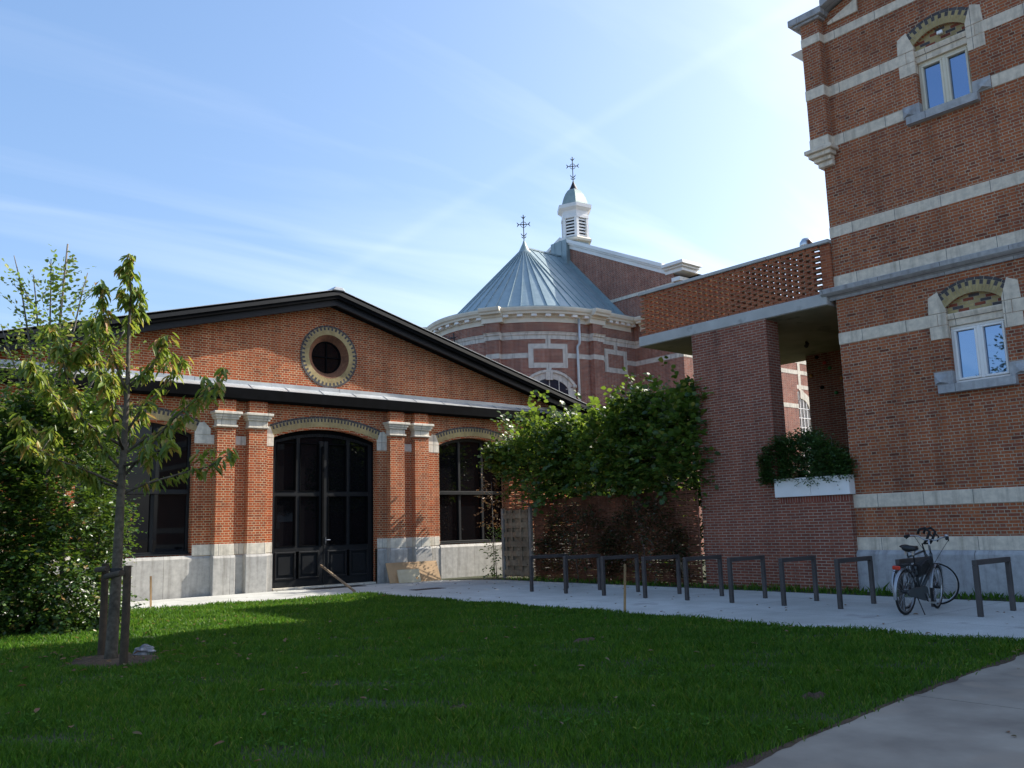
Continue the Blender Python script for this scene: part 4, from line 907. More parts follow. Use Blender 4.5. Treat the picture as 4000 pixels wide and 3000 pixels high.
finial((TX, TY), 20.9, 22.46, dm)
# bracket on the apse wall
m = MB(); F = FA(R(185)); m.tube([F.p(0, 10.1, .02), F.p(.02, 10.35, .22), F.p(.0, 10.6, .24), F.p(-.02, 10.85, .24)], .03, 6); m.tube([F.p(.1, 10.62, .24), F.p(-1.0, 10.66, .24), F.p(-2.3, 10.80, .1)], .03, 6); m.tube([F.p(-.05, 10.62, .24), F.p(-.8, 10.85, .24), F.p(-1.6, 10.74, .2)], .022, 6); m.build('iron_bracket', 'iron', ch)

# ================================================================== FENCES
def wattle(mb, P, L, H, z0, step, stake=.32, r=.0135, wob=.012, seed=1):
    """woven rods: P(u,z,d) places a point; rods weave in and out of upright stakes"""
    q = random.Random(seed); n = int(L / stake); row = 0; z = z0
    while z < H:
        ph = row % 2; pts = []; zz = z; a0 = q.uniform(-.05, .15) if q.random() < .25 else 0
        drift = q.uniform(-.02, .02)
        for i in range(n * 2 + 1):
            u = L * i / (n * 2); zz = z + drift * (i / n - 1) + q.gauss(0, wob * .35)
            off = .022 * (1 if (i // 2 + ph) % 2 else -1) if i % 2 == 0 else 0
            pts.append(P(u, zz, off))
        mb.tube(pts, r * q.uniform(.7, 1.25), 4, cap=False)
        z += step * q.uniform(.75, 1.3); row += 1
    for i in range(n + 1): mb.tube([P(L * i / n, 0, 0), P(L * i / n, H + q.uniform(-.05, .06), 0)], .018, 5)
wf = thing('wattle_fence', 'long brown woven willow fence panel between the wooden gate panel and the brick passage', 'fence', (16.98, 16.1, 0), group='woven willow fence panels')
m = MB(); wattle(m, lambda u, z, d: (16.98 + d, 13.25 + u, z), 5.85, 2.24, .02, .0185); m.build('woven_rods', 'wicker', wf)
hs_ = thing('wattle_fence', 'taller pale woven willow screen behind the wooden gate panel, glinting in the sun', 'fence', (17.5, 20.2, 0), group='woven willow fence panels')
m = MB(); wattle(m, lambda u, z, d: (17.5 + d, 19.3 + u, z), 1.85, 3.36, .1, .036, .3, .015, .02, 5); m.build('woven_rods', 'wicker2', hs_)
gt = thing('gate_panel', 'narrow grey wooden gate panel of woven slats between two posts', 'gate', (16.92, 19.8, 0))
for y in (20.42, 19.2):
    m = MB(); m.box(16.86, 16.96, y - .05, y + .05, 0, 2.04); m.build('post', 'postwood', gt, bevel=.008)
m = MB()
for i in range(7):
    z = .10 + i * .272
    for k in range(4):
        a = 19.27 + k * .277; o = .022 * (1 if (i + k) % 2 else -1)
        m.hexa([(16.90 + o - .008, a, z), (16.90 + o + .008, a, z), (16.90 - o + .008, a + .277, z + .01), (16.90 - o - .008, a + .277, z + .01),
                (16.90 + o - .008, a, z + .155), (16.90 + o + .008, a, z + .155), (16.90 - o + .008, a + .277, z + .165), (16.90 - o - .008, a + .277, z + .165)])
m.build('slat', 'greywood', gt)
m = MB()
for y in (19.33, 19.62, 20.02, 20.28): m.bar((16.905, y, .06), (16.905, y + .02, 2.0), .07, .022, up=(1, 0, 0))
m.build('upright', 'greywood', gt)
m = MB(); m.box(16.945, 16.965, 19.27, 20.36, .08, 1.98); m.build('backing_board', 'greywood', gt)
o = MB(); o.tube([(17.15 - .30, 13.62, 0), (16.93, 13.95, 1.1)], .035, 8); tag(o.build('wooden_pole', 'greywood'), 'rough grey wooden pole leaning on the woven willow fence', 'pole')

# ================================================================== BIKE RACKS
def rack(y, lab, first=[None]):
    if first[0] is None:
        r = thing('bike_rack', lab, 'bike rack', (13.85, y, 0), 0, 'bike racks along the path')
        for x in (0, 1.12):
            m = MB(); m.box(x - .035, x + .035, -.035, .035, 0, .745); m.build('post', 'steel', r, bevel=.006, local=True)
        m = MB(); m.box(-.035, 1.155, -.035, .035, .745, .82); m.build('top_rail', 'steel', r, bevel=.006, local=True)
        first[0] = r
    else:
        r = first[0].copy(); COL.objects.link(r); r.location = (13.85, y, 0)
        for c in first[0].children:
            d = c.copy(); COL.objects.link(d); d.parent = r
        r['label'] = lab
    r.rotation_euler = (0, 0, rnd.uniform(-.03, .04)); return r
nth = ['grey steel bike rack nearest the wooden gate panel, first of the row', 'second grey bike rack counted from the wooden gate panel', 'third grey bike rack from the gate, behind the lawn edge stake', 'fourth grey bike rack from the gate, before the willow fence',
       'fifth grey bike rack, in front of the leaning pole and fence end', 'grey bike rack at the passage wall end nearer the willow fence', 'grey bike rack before the middle of the passage wall, under the planter',
       'grey bike rack at the corner where passage wall meets house plinth', 'grey steel bike rack mostly hidden by the two parked bicycles', 'grey bike rack farthest from the gate, alone before the pale stone plinth']
for y, l in zip((15.75, 14.6, 13.43, 12.27, 11.2, 10.16, 9.06, 7.99, 6.93, 5.76), nth): rack(y, l)

# ================================================================== BICYCLES
def circ(c, r, ax, n=40, a0=0, a1=2 * math.pi):
    e1, e2 = ax; return [Vector(c) + Vector(e1) * r * math.cos(a0 + (a1 - a0) * i / n) + Vector(e2) * r * math.sin(a0 + (a1 - a0) * i / n) for i in range(n + 1)]
def wheel(root, c, d, guard=None, name='wheel', tr=.019):
    c = Vector(c); d = Vector(d).normalized(); up = Vector((0, 0, 1)); ax = d.cross(up)
    r = .345
    m = MB(); m.tube(circ(c, r - tr, (d, up)), tr, 8, cap=False); w = m.build(name, 'rubber', root, smooth=True, local=True)
    m = MB(); m.tube(circ(c, r - tr * 2 - .008, (d, up)), .011, 6, cap=False); m.build('rim', 'chrome', w, smooth=True, local=True)
    m = MB()
    for i in range(28):
        a = 2 * math.pi * i / 28; m.tube([c + ax * (.03 if i % 2 else -.03), c + (d * math.cos(a) + up * math.sin(a)) * (r - .05)], .0016, 3, cap=False)
    m.build('spokes', 'chrome', w, local=True)
    m = MB(); m.tube([c - ax * .05, c + ax * .05], .028, 10); m.build('hub', 'plastic', w, local=True)
    return w
def guard(root, c, d, a0, a1, mat, wdt=.05):
    c = Vector(c); d = Vector(d).normalized(); up = Vector((0, 0, 1)); ax = d.cross(up); n = 18; vs = []
    for i in range(n + 1):
        a = a0 + (a1 - a0) * i / n; q = d * math.cos(a) + up * math.sin(a)
        for s, rr in ((-1, .362), (-.5, .372), (.5, .372), (1, .362)): vs.append(c + q * rr + ax * s * wdt / 2)
    m = MB(); m.add(vs, [(i * 4 + k, i * 4 + k + 1, i * 4 + k + 5, i * 4 + k + 4) for i in range(n) for k in range(3)])
    return m.build('mudguard', mat, root, smooth=True, local=True)
def rot2(v, a): return Vector((v[0] * math.cos(a) - v[1] * math.sin(a), v[0] * math.sin(a) + v[1] * math.cos(a), v[2]))
# city bike: local x forward (rear hub at 0), z up
b1 = thing('bicycle', 'graphite city bicycle with black saddle, rear rack and red tail light, standing nearest the lawn', 'bicycle', (13.52, 6.72, 0), R(1.5), 'bicycles at the rack')
b1.rotation_euler = (R(4), 0, R(1.5))
WB = 1.25; hz = .345; steer = R(9)
wheel(b1, (0, 0, hz), (1, 0, 0))
hd = Vector((.93, 0, .90)); hl = Vector((1.00, 0, .66)); sd = rot2((1, 0, 0), steer)
fw = Vector((hl.x, 0, 0)) + sd * .20; fw.z = hz
wheel(b1, fw, sd)
BB = Vector((.52, 0, .30)); ST = Vector((.36, 0, .72))
m = MB(); m.tube([BB, ST], .018, 10); m.tube([hd, hl], .024, 10); m.tube([hl + (hd - hl) * .2, BB + Vector((0, 0, .02))], .030, 12)
m.tube([ST - Vector((-.03, 0, .12)), hd + (hl - hd) * .25], .02, 10)
for s in (-1, 1):
    m.tube([BB + Vector((0, s * .03, 0)), Vector((0, s * .06, hz))], .011, 8); m.tube([ST - Vector((-.01, s * -.02, .03)), Vector((0, s * .06, hz))], .009, 8)
m.build('frame', 'bikepaint', b1, smooth=True, local=True)
m = MB(); ax = sd.cross(Vector((0, 0, 1)))
m.tube([hl + Vector((0, 0, -.0)), hl + sd * .03 - Vector((0, 0, .05))], .026, 8)
for s in (-1, 1): m.tube([hl + ax * s * .055 + sd * .02 - Vector((0, 0, .03)), hl + ax * s * .055 + sd * .09 - Vector((0, 0, .18)), fw + ax * s * .055], [.018, .018, .013], 8)
m.build('fork', 'guard', b1, smooth=True, local=True)
guard(b1, (0, 0, hz), (1, 0, 0), R(20), R(195), 'guard'); guard(b1, fw, sd, R(35), R(178), 'guard')
stem = hd + (hd - hl).normalized() * .2
m = MB(); m.tube([hd, stem], .014, 8); m.tube([stem - sd * .0, stem + sd * .07 + Vector((0, 0, .02))], .016, 8)
c0 = stem + sd * .07 + Vector((0, 0, .02))
for s in (-1, 1):
    m.tube([c0, c0 + ax * s * .08 + Vector((0, 0, -.01)), c0 + ax * s * .17 + Vector((0, 0, .04)) + sd * .02, c0 + ax * s * .25 + Vector((0, 0, .055)) - sd * .03, c0 + ax * s * .29 + Vector((0, 0, .05)) - sd * .13], .011, 8)
hb_ = m.build('handlebar', 'chrome', b1, smooth=True, local=True)
for s in (-1, 1):
    m = MB()
    p = c0 + ax * s * .29 + Vector((0, 0, .05)) - sd * .12; m.tube([p, p - sd * .13 + ax * s * .02 - Vector((0, 0, .01))], .024, 10)
    m.tube([p + ax * s * -.01 + sd * .05, p + ax * s * .03 - Vector((0, 0, .05)) - sd * .05], .008, 6)
    m.build('grip', 'rubber', hb_, smooth=True, local=True)
m = MB(); p = c0 + ax * .25 + Vector((0, 0, .075)); m.ball(p, .035, .035, .025); m.build('bell', 'chrome', hb_, smooth=True, local=True)
m = MB()
for s in (-1, 1):
    p = c0 + ax * s * .26 + Vector((0, 0, .04)); m.tube([p, p + sd * .12 - Vector((0, 0, .02)), p + sd * .13 - Vector((0, 0, .18)) - ax * s * .1, hl + sd * .05 + Vector((0, 0, .05))], .004, 5)
m.build('brake_cable', 'plastic', hb_, smooth=True, local=True)
m = MB(); m.tube([ST, ST + Vector((-.07, 0, .22))], .013, 8); m.build('seat_post', 'plastic', b1, smooth=True, local=True)
m = MB(); sx, sz = .27, .985
for (x0, hw_, dz) in ((0, 0, 0),):
    secs = [(-.17, .085, .03), (-.13, .12, .04), (-.05, .125, .035), (.03, .075, .02), (.11, .04, .015), (.165, .028, .012)]
    vs = []; 
    for x, hw2, cr in secs:
        for k in range(10):
            a = 2 * math.pi * k / 10; vs.append((sx + x, hw2 * math.cos(a), sz + cr * .6 + (.04 if math.sin(a) > 0 else .055 if x < -.03 else .035) * math.sin(a)))
    m.add(vs, [(i * 10 + k, i * 10 + (k + 1) % 10, (i + 1) * 10 + (k + 1) % 10, (i + 1) * 10 + k) for i in range(5) for k in range(10)] + [tuple(range(10)), tuple(range(50, 60))])
sa = m.build('saddle', 'plastic', b1, smooth=True, local=True)
m = MB(); m.tube([(.15, -.05, .955), (.30, -.02, .93), (.4, 0, .965)], .006, 5); m.tube([(.15, .05, .955), (.30, .02, .93), (.4, 0, .965)], .006, 5)
for s in (-1, 1): m.lathe((.17, s * .055, .90), [(.018, 0), (.018, .06)], 10)
m.build('saddle_spring', 'chrome', sa, local=True)
# rear rack
m = MB()
for s in (-1, 1):
    m.tube([(.28, s * .055, .755), (-.25, s * .065, .745)], .006, 6); m.tube([(-.05, s * .075, .745), (0, s * .07, hz)], .006, 6); m.tube([(.08, s * .075, .745), (.0, s * .07, hz)], .006, 6); m.tube([(-.17, s * .075, .72), (-.01, s * .07, hz)], .006, 6)
    m.tube([(.2, s * .085, .66), (-.2, s * .085, .66)], .005, 6)
for x in (-.24, -.12, 0, .12): m.tube([(x, -.065, .75), (x, .065, .75)], .005, 6)
ra = m.build('carrier', 'plastic', b1, smooth=True, local=True)
m = MB(); m.box(-.16, .08, -.04, .04, .756, .764); m.build('carrier_strap', 'bag', ra, bevel=.004, local=True)
m = MB(); m.box(-.305, -.265, -.06, .06, .695, .755); m.build('tail_light', 'red', b1, bevel=.012, local=True)
# chain case, cranks
m = MB(); pts = [(BB.x + .12 * math.cos(a), BB.z + .115 * math.sin(a)) for a in [R(-110 + 220 * i / 16) for i in range(17)]] + [(.0 + .055 * math.cos(a), hz + .055 * math.sin(a)) for a in [R(85 + 190 * i / 10) for i in range(11)]]
Fx = Fac(lambda u, w, d: (u, -.06 - d, w)); Fx.prism(m, pts, -.015, .02); m.build('chain_case', 'bikepaint', b1, bevel=.006, local=True)
for s, a in ((-1, R(-55)), (1, R(125))):
    e = BB + Vector((.17 * math.cos(a), s * .10, .17 * math.sin(a)))
    m = MB(); m.tube([BB + Vector((0, s * .09, 0)), e], .012, 6); m.box(e.x - .045, e.x + .045, min(e.y, e.y + s * .09), max(e.y, e.y + s * .09), e.z - .012, e.z + .012); m.build('crank', 'chrome', b1, local=True)
# frame bag slung between seat tube and head tube
m = MB(); m.hexa([(.40, -.06, .54), (.80, -.05, .62), (.80, .05, .62), (.40, .06, .54), (.38, -.075, .74), (.90, -.06, .83), (.90, .06, .83), (.38, .075, .74)]); m.build('frame_bag', 'bag', b1, bevel=.02, local=True)
m = MB(); m.tube([(.35, -.04, .55), (.55, -.08, .60), (.7, -.09, .72), (.55, -.09, .80), (.40, -.06, .72)], .011, 8); m.build('lock_cable', 'plastic', b1, smooth=True, local=True)
m = MB(); m.tube([(.25, -.05, .30), (.15, -.22, .015)], .009, 6); m.build('kickstand', 'plastic', b1, local=True)
m = MB(); q = hl + sd * .14 - Vector((0, 0, -.02)); m.tube([q, q + sd * .06], [.035, .045], 10); m.build('headlight', 'plastic', b1, local=True)
# second bike
b2 = thing('bicycle', 'dark racing bicycle with drop handlebar and turned front wheel, behind the city bicycle', 'bicycle', (14.42, 7.14, 0), R(-2), 'bicycles at the rack')
b2.rotation_euler = (R(-3), 0, R(-2))
steer = R(-76); sd = rot2((1, 0, 0), steer); ax = sd.cross(Vector((0, 0, 1)))
wheel(b2, (0, 0, hz), (1, 0, 0), tr=.014)
hl = Vector((.89, 0, .72)); hd = Vector((.83, 0, .90)); fw = hl + sd * .10; fw.z = hz
wheel(b2, fw, sd, tr=.014)
BB = Vector((.43, 0, .28)); ST = Vector((.27, 0, .82))
m = MB(); m.tube([BB, ST], .016, 10); m.tube([hd, hl], .02, 10); m.tube([hl, BB], .019, 10); m.tube([ST, hd], .016, 10)
for s in (-1, 1): m.tube([BB + Vector((0, s * .03, 0)), Vector((0, s * .06, hz))], .009, 8); m.tube([ST, Vector((0, s * .06, hz))], .008, 8)
m.build('frame', 'bikepaint', b2, smooth=True, local=True)
m = MB(); m.tube([hl, hl - Vector((0, 0, .04))], .03, 8)
for s in (-1, 1): m.tube([hl + ax * s * .045 - Vector((0, 0, .03)), fw + ax * s * .045], .012, 8)
m.build('fork', 'plastic', b2, smooth=True, local=True)
guard(b2, (0, 0, hz), (1, 0, 0), R(60), R(190), 'guard', .04); guard(b2, fw, sd, R(70), R(118), 'guard', .04)
stem = hd + Vector((-.03, 0, .12)); c0 = stem + sd * .08
m = MB(); m.tube([hd, stem, c0], .014, 8); m.tube([c0 - ax * .2, c0 + ax * .2], .013, 8)
for s in (-1, 1):
    p = c0 + ax * s * .2; m.tube([p, p + sd * .05 + Vector((0, 0, .07)), p + sd * .11 + Vector((0, 0, .19)), p + sd * .05 + Vector((0, 0, .26)), p - sd * .05 + Vector((0, 0, .24)), p - sd * .08 + Vector((0, 0, .17))], .022, 10); m.tube([p + sd * .1 + Vector((0, 0, .17)), p + sd * .15 + Vector((0, 0, .10)), p + sd * .12 + Vector((0, 0, .02))], .013, 6)
m.build('handlebar', 'rubber', b2, smooth=True, local=True)
m = MB(); m.tube([ST, ST + Vector((-.04, 0, .14))], .012, 8); m.build('seat_post', 'plastic', b2, local=True)
m = MB(); m.ball((.20, 0, 1.0), .13, .06, .03); m.build('saddle', 'brownleather', b2, smooth=True, local=True)

# ================================================================== SMALL THINGS
def leaning(name, mat, a, b, h, out, t, lab, cat, hole=None):
    a, b = Vector(a), Vector(b); e = (b - a).normalized(); n = Vector((e.y, -e.x, 0)); up = (Vector((0, 0, h)) - n * out).normalized(); nn = e.cross(up).normalized(); ln = math.hypot(h, out); w = (b - a).length
    P = lambda u, v, d: tuple(a + e * u + up * v + nn * d)
    m = MB(); F = Fac(P)
    if hole is None: F.box(m, 0, w, 0, ln, 0, t)
    else:
        hu, hv, hr = hole; n_ = 20; ring = [(hu + hr * math.cos(2 * math.pi * i / n_), hv + hr * math.sin(2 * math.pi * i / n_)) for i in range(n_)]
        def edge(i):
            x, y = math.cos(2 * math.pi * i / n_), math.sin(2 * math.pi * i / n_); s = min(((w - hu) if x > 0 else hu) / max(abs(x), 1e-6), ((ln - hv) if y > 0 else hv) / max(abs(y), 1e-6)); return (hu + x * s, hv + y * s)
        out_ = [edge(i) for i in range(n_)]
        for d in (0, t):
            m.add([P(u, v, d) for u, v in ring + out_], [(i, (i + 1) % n_, n_ + (i + 1) % n_, n_ + i) for i in range(n_)])
            for cu, cv in ((0, 0), (w, 0), (w, ln), (0, ln)):
                k = min(range(n_), key=lambda i: math.hypot(out_[i][0] - cu, out_[i][1] - cv)); 
                nb = [out_[(k + j) % n_] for j in (-1, 0, 1)]; m.add([P(cu, cv, d)] + [P(u, v, d) for u, v in nb], [(0, 1, 2), (0, 2, 3)])
        m.add([P(u, v, d) for d in (0, t) for u, v in ring], [(i, (i + 1) % n_, n_ + (i + 1) % n_, n_ + i) for i in range(n_)])
        m.add([P(u, v, d) for d in (0, t) for u, v in ((0, 0), (w, 0), (w, ln), (0, ln))], [(i, (i + 1) % 4, 4 + (i + 1) % 4, 4 + i) for i in range(4)])
    return tag(m.build(name, mat, fix=False), lab, cat)
leaning('board', 'mdf', (13.80, 21.78, .0), (15.52, 21.70, .0), .56, .26, .018, 'large thin brown board leaning against the workshop pillar feet beside the door', 'board')
leaning('board', 'ply', (14.00, 21.62, .0), (14.70, 21.55, .0), .36, .14, .03, 'small pale plywood offcut with a round hole, leaning on the bigger board', 'board', hole=(.60, .12, .045))
m = MB(); m.bar((10.98, 20.75, .70), (11.28, 19.62, .02), .035, .045)
m.v = []; m.f = []; m.bar((11.90, 22.30, .60), (11.42, 19.62, .02), .04, .05)
tag(m.build('wooden_batten', 'greywood'), 'long dark wooden batten leaning on the black double door', 'batten')
m = MB(); m.bar((6.59, 19.94, -.02), (6.57, 19.95, .66), .035, .035); tag(m.build('stake', 'lath'), 'short pine stake in the lawn edge near the young tree, before the workshop plinth', 'stake', 'lawn edge stakes')
m = MB(); m.bar((11.31, 10.5, -.02), (11.34, 10.47, .82), .03, .03); tag(m.build('stake', 'lath'), 'longer pine stake at the lawn edge near the third bike rack', 'stake', 'lawn edge stakes')
m = MB(); m.box(11.3, 12.9, 21.55, 21.98, .001, .012); tag(m.build('doormat', 'mat'), 'flat dark doormat lying before the black double door', 'doormat')
m = MB(); m.box(12.6, 13.5, 18.65, 19.0, .001, .009)
for i in range(14): m.box(12.64 + i * .06, 12.665 + i * .06, 18.68, 18.97, .009, .014)
tag(m.build('drain_grate', 'rust'), 'rusty rectangular drain grate set in the pale path', 'drain')
# soil trodden out over the paving along the lawn edge
m = MB(); q_ = random.Random(4); vs = []
edge_ = [(-3, 2.78), (4.71, 3.51), (7.56, 3.765), (10.34, 3.955), (11.44, 4.045)]; pts_ = []
for (ax_, ay_), (bx_, by_) in zip(edge_, edge_[1:]):
    k_ = int(math.hypot(bx_ - ax_, by_ - ay_) / .09)
    pts_ += [(ax_ + (bx_ - ax_) * i / k_, ay_ + (by_ - ay_) * i / k_) for i in range(k_)]
wv_ = 0
for i, (px_, py_) in enumerate(pts_):
    wv_ = .75 * wv_ +   .25 * q_.uniform(-.08, .09); ww_ = max(.004, .018 + wv_ + .02 * math.sin(i * .37)); vs += [(px_ + .01, py_ - ww_, .0055), (px_, py_ + .03, .010)]
m.add(vs, [(2 * i, 2 * i + 2, 2 * i + 3, 2 * i + 1) for i in range(len(pts_) - 1)]); struct(m.build('soil', 'earth', fix=False))
# rock and bare earth
bm = bmesh.new(); bmesh.ops.create_icosphere(bm, subdivisions=3, radius=.11)
for v in bm.verts:
    q = v.co.normalized(); f = 1 + .22 * math.sin(5 * q.x + 1) * math.cos(4 * q.y) + .16 * math.sin(9 * q.z + 3 * q.x) + rnd.uniform(-.05, .05); v.co = Vector((q.x * .125, q.y * .10, q.z * .075)) * f
me = bpy.data.meshes.new('stone'); bm.to_mesh(me); bm.free(); me.materials.append(M['rock']); o = bpy.data.objects.new('stone', me); COL.objects.link(o); o.location = (3.93, 12.06, .045); tag(o, 'pitted grey stone lying on bare earth beside the young tree', 'stone')
def patch(cx, cy, rx, ry, h, seed, name='soil'):
    q = random.Random(seed); n = 28; m = MB(); vs = [(cx, cy, h)]
    for j, f in ((1, .5), (2, 1.0)):
        for i in range(n):
            a = 2 * math.pi * i / n; k = 1 + .12 * math.sin(3 * a + seed) + .08 * math.sin(7 * a) + q.uniform(-.05, .05)
            vs.append((cx + rx * f * k * math.cos(a), cy + ry * f * k * math.sin(a), (h * .8 + q.uniform(-.012, .02)) if j == 1 else .0))
    m.add(vs, [(0, 1 + i, 1 + (i + 1) % n) for i in range(n)] + [(1 + i, 1 + n + i, 1 + n + (i + 1) % n, 1 + (i + 1) % n) for i in range(n)])
    return struct(m.build(name, 'earth', smooth=True))
PATCH = [(3.50, 11.8, .50, .80), (7.6, 5.9, .10, .09), (6.95, 4.32, .16, .10), (8.35, 8.5, .22, .10), (9.6, 8.6, .16, .09), (4.6, 6.2, .12, .10)]
for i, p in enumerate(PATCH): patch(*p, .03, i)

# ================================================================== YOUNG CHESTNUT AND ITS STAKES
TR = Vector((3.48, 11.88, 0)); E1 = Vector((.96, -.28, 0)); E2 = Vector((.28, .96, 0))
tr = thing('young_tree', 'young slender sweet chestnut tree tied between two wooden stakes, long drooping leaves coloured yellow as if sunlit', 'tree', TR)
T_ = lambda u, z, v=0: TR + E1 * u + E2 * v + Vector((0, 0, z))
m = MB(); trunk = [(-.015, -.02), (-.01, .1), (.0, .6), (.012, 1.15), (.018, 2.05), (.03, 2.7), (.045, 3.4), (.03, 4.1), (.035, 4.7), (.0, 5.2)]
m.tube([T_(u, z) for u, z in trunk], [.088, .078, .068, .063, .052, .042, .032, .022, .014, .006], 12)
m.build('trunk', 'bark', tr, smooth=True)
BR = [([(.02, 2.05), (.3, 2.18), (.75, 2.32), (1.1, 2.42), (1.38, 2.62)], .3), ([(.02, 2.12), (-.25, 2.22), (-.5, 2.45), (-.85, 2.62), (-1.2, 3.0)], .25), ([(.02, 2.25), (.25, 2.55), (.55, 2.95), (.8, 3.2), (1.12, 3.45)], -.35),
      ([(.02, 2.35), (-.2, 2.6), (-.45, 3.0), (-.65, 3.45), (-.78, 3.95)], .1), ([(.03, 2.55), (.3, 2.8), (.7, 3.0), (.95, 3.35), (1.2, 3.6)], .4), ([(.03, 2.65), (-.3, 2.85), (-.75, 3.2), (-1.05, 3.6)], -.5),
      ([(.03, 2.8), (.22, 3.15), (.5, 3.5), (.72, 3.85)], .15), ([(.04, 2.95), (-.15, 3.3), (-.35, 3.8), (-.42, 4.35)], .35), ([(.045, 3.45), (.2, 3.58), (.35, 3.75), (.5, 4.1)], -.1), ([(.045, 3.35), (-.1, 3.7), (-.25, 4.15), (-.32, 4.75)], -.1),
      ([(.03, 2.5), (.1, 2.8), (.12, 3.3)], 1.0), ([(.03, 2.6), (-.1, 2.9), (-.15, 3.4)], -1.0), ([(.04, 3.1), (.0, 3.5), (-.55, 3.75), (-.9, 4.2)], .3), ([(.02, 2.15), (-.3, 2.3), (-.7, 2.45), (-1.05, 2.65)], -.7), ([(.02, 2.4), (.3, 2.5), (.55, 2.62)], -.8), ([(.03, 3.9), (.05, 4.3), (.16, 4.55)], .2)]
m = MB(); tips = []
for pts, dep in BR:
    P = [T_(u, z, dep * (i / (len(pts) - 1)) ** 1.2) for i, (u, z) in enumerate(pts)]
    m.tube(P, [.020 * (1 - .75 * i / (len(P) - 1)) for i in range(len(P))], 7)
    for a, b in zip(P[1:], P[2:]):
        for t in (0, .33, .66): tips.append(((a.lerp(b, t)), .55))
    tips.append((P[-1], 1.15))
    for _ in range(2):
        a = P[-2].lerp(P[-1], rnd.random()); e = a + Vector((rnd.uniform(-.25, .25), rnd.uniform(-.25, .25), rnd.uniform(.0, .25))); m.tube([a, e], [.006, .003], 5); tips.append((e, .8))
m.build('branch', 'bark', tr, smooth=True)
tips += [(T_(.0, 5.2), 1.2), (T_(.02, 4.95), 1.0), (T_(.03, 4.6), 1.0), (T_(.03, 4.3), .6), (T_(.12, 4.75), .9), (T_(-.06, 5.05), .8)]
P, D, NN, LL = [], [], [], []
for c, s in tips:
    u_ = (c - TR).dot(E1); k = int(27 * s * (1.3 if u_ < -.1 else .62 if u_ > .35 else 1.0))
    for i in range(k):
        a = rnd.uniform(0, 2 * math.pi); o_ = Vector((math.cos(a), math.sin(a), 0)); dr = rnd.uniform(.25, 1.5)
        P.append(c + Vector((rnd.gauss(0, .03), rnd.gauss(0, .03), rnd.gauss(0, .04)))); D.append(o_ * .8 - Vector((0, 0, dr))); NN.append(o_ * dr + Vector((rnd.gauss(0, .3), rnd.gauss(0, .3), .8))); LL.append(rnd.uniform(.09, .21))
LL = np.array(LL)
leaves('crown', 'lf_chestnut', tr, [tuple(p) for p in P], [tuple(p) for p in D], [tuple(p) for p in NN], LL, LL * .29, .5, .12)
sf = thing('tree_stakes', 'pair of round wooden stakes with a crossbar holding the young chestnut tree', 'tree stakes', (3.45, 11.8, 0))
PB, PF = Vector((3.53, 12.51, 0)), Vector((3.38, 11.10, 0))
for p in (PB, PF):
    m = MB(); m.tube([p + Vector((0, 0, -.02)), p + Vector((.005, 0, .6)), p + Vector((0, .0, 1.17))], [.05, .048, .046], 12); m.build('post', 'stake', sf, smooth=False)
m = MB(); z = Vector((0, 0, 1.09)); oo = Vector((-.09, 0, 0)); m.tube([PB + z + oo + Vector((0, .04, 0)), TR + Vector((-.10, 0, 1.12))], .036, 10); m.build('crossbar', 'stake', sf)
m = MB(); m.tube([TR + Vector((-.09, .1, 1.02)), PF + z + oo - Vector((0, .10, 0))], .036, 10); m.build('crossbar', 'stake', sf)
m = MB(); m.lathe((TR.x + .005, TR.y, 1.05), [(.072, 0), (.078, .005), (.078, .07), (.072, .075)], 16); m.build('tie_strap', 'plastic', sf)

# ================================================================== SHRUBS AND TREES
rng = np.random.default_rng(3)
def shrub(name, lab, cat, base, mat, n, vol, ln, size, sp=.05, droop=.2, wid=.62, stems=None, bark='bark2', group=None, upb=.5, twig=0, outc=None):
    t = thing(name, lab, cat, base, 0, group)
    st = vol(n); c = np.array(outc if outc is not None else [base[0], base[1], st[:, 2].mean()])
    d = st - c; d[:, 2] *= .4; d = unit(d + rng.normal(0, .35 * np.linalg.norm(d, axis=1).mean() + .05, d.shape)); d[:, 2] += upb * rng.uniform(-.2, 1, n); d = unit(d)
    p, dd, nn, L, paths = shoots(rng, st, d, rng.uniform(*ln, n), sp, size, droop)
    leaves('crown', mat, t, p, dd, nn, L, L * wid * rng.uniform(.85, 1.15, len(L)), .22, .06)
    if stems or twig:
        m = MB()
        for pts, r in stems or []: m.tube(pts, [r * (1 - .7 * i / (len(pts) - 1)) for i in range(len(pts))], 8)
        for q in paths[:twig]: m.tube([tuple(x) for x in q], .004, 4)
        m.build('trunk', bark, t, smooth=True)
    return t
def ell(c, r, zlo=0, shell=.55):
    c, r = np.array(c), np.array(r)
    def f(n):
        v = unit(rng.normal(size=(n, 3))); q = rng.uniform(shell, 1, (n, 1)) ** .6
        p = c + v * q * r; p[:, 2] = np.maximum(p[:, 2], zlo + rng.uniform(0, .3, n)); return p
    return f
def col_(cx, cy, rx, ry, z0, z1, taper=.45, shell=.45):
    def f(n):
        a = rng.uniform(0, 2 * np.pi, n); z = z0 + (z1 - z0) * rng.uniform(0, 1, n); q = rng.uniform(shell, 1, n) ** .5
        k = q * (1 - taper * ((z - z0) / (z1 - z0)) ** 2) * (1 + .18 * np.sin(z * 5 + a * 2))
        return np.stack([cx + rx * k * np.cos(a), cy + ry * k * np.sin(a), z], 1)
    return f
shrub('beech_shrub', 'dense dark green beech shrub farther from the staked tree, covering the workshop wall end', 'shrub', (2.55, 16.9, 0), 'lf_beech', 4300, col_(2.5, 16.9, 1.35, 1.0, .05, 3.6, .35), (.3, .6), .085, .045, twig=0, upb=.3, group='beech shrubs by the workshop',
      stems=[([(2.5, 16.9, 0), (2.52, 16.9, 1.6), (2.45, 16.95, 3.3)], .05)])
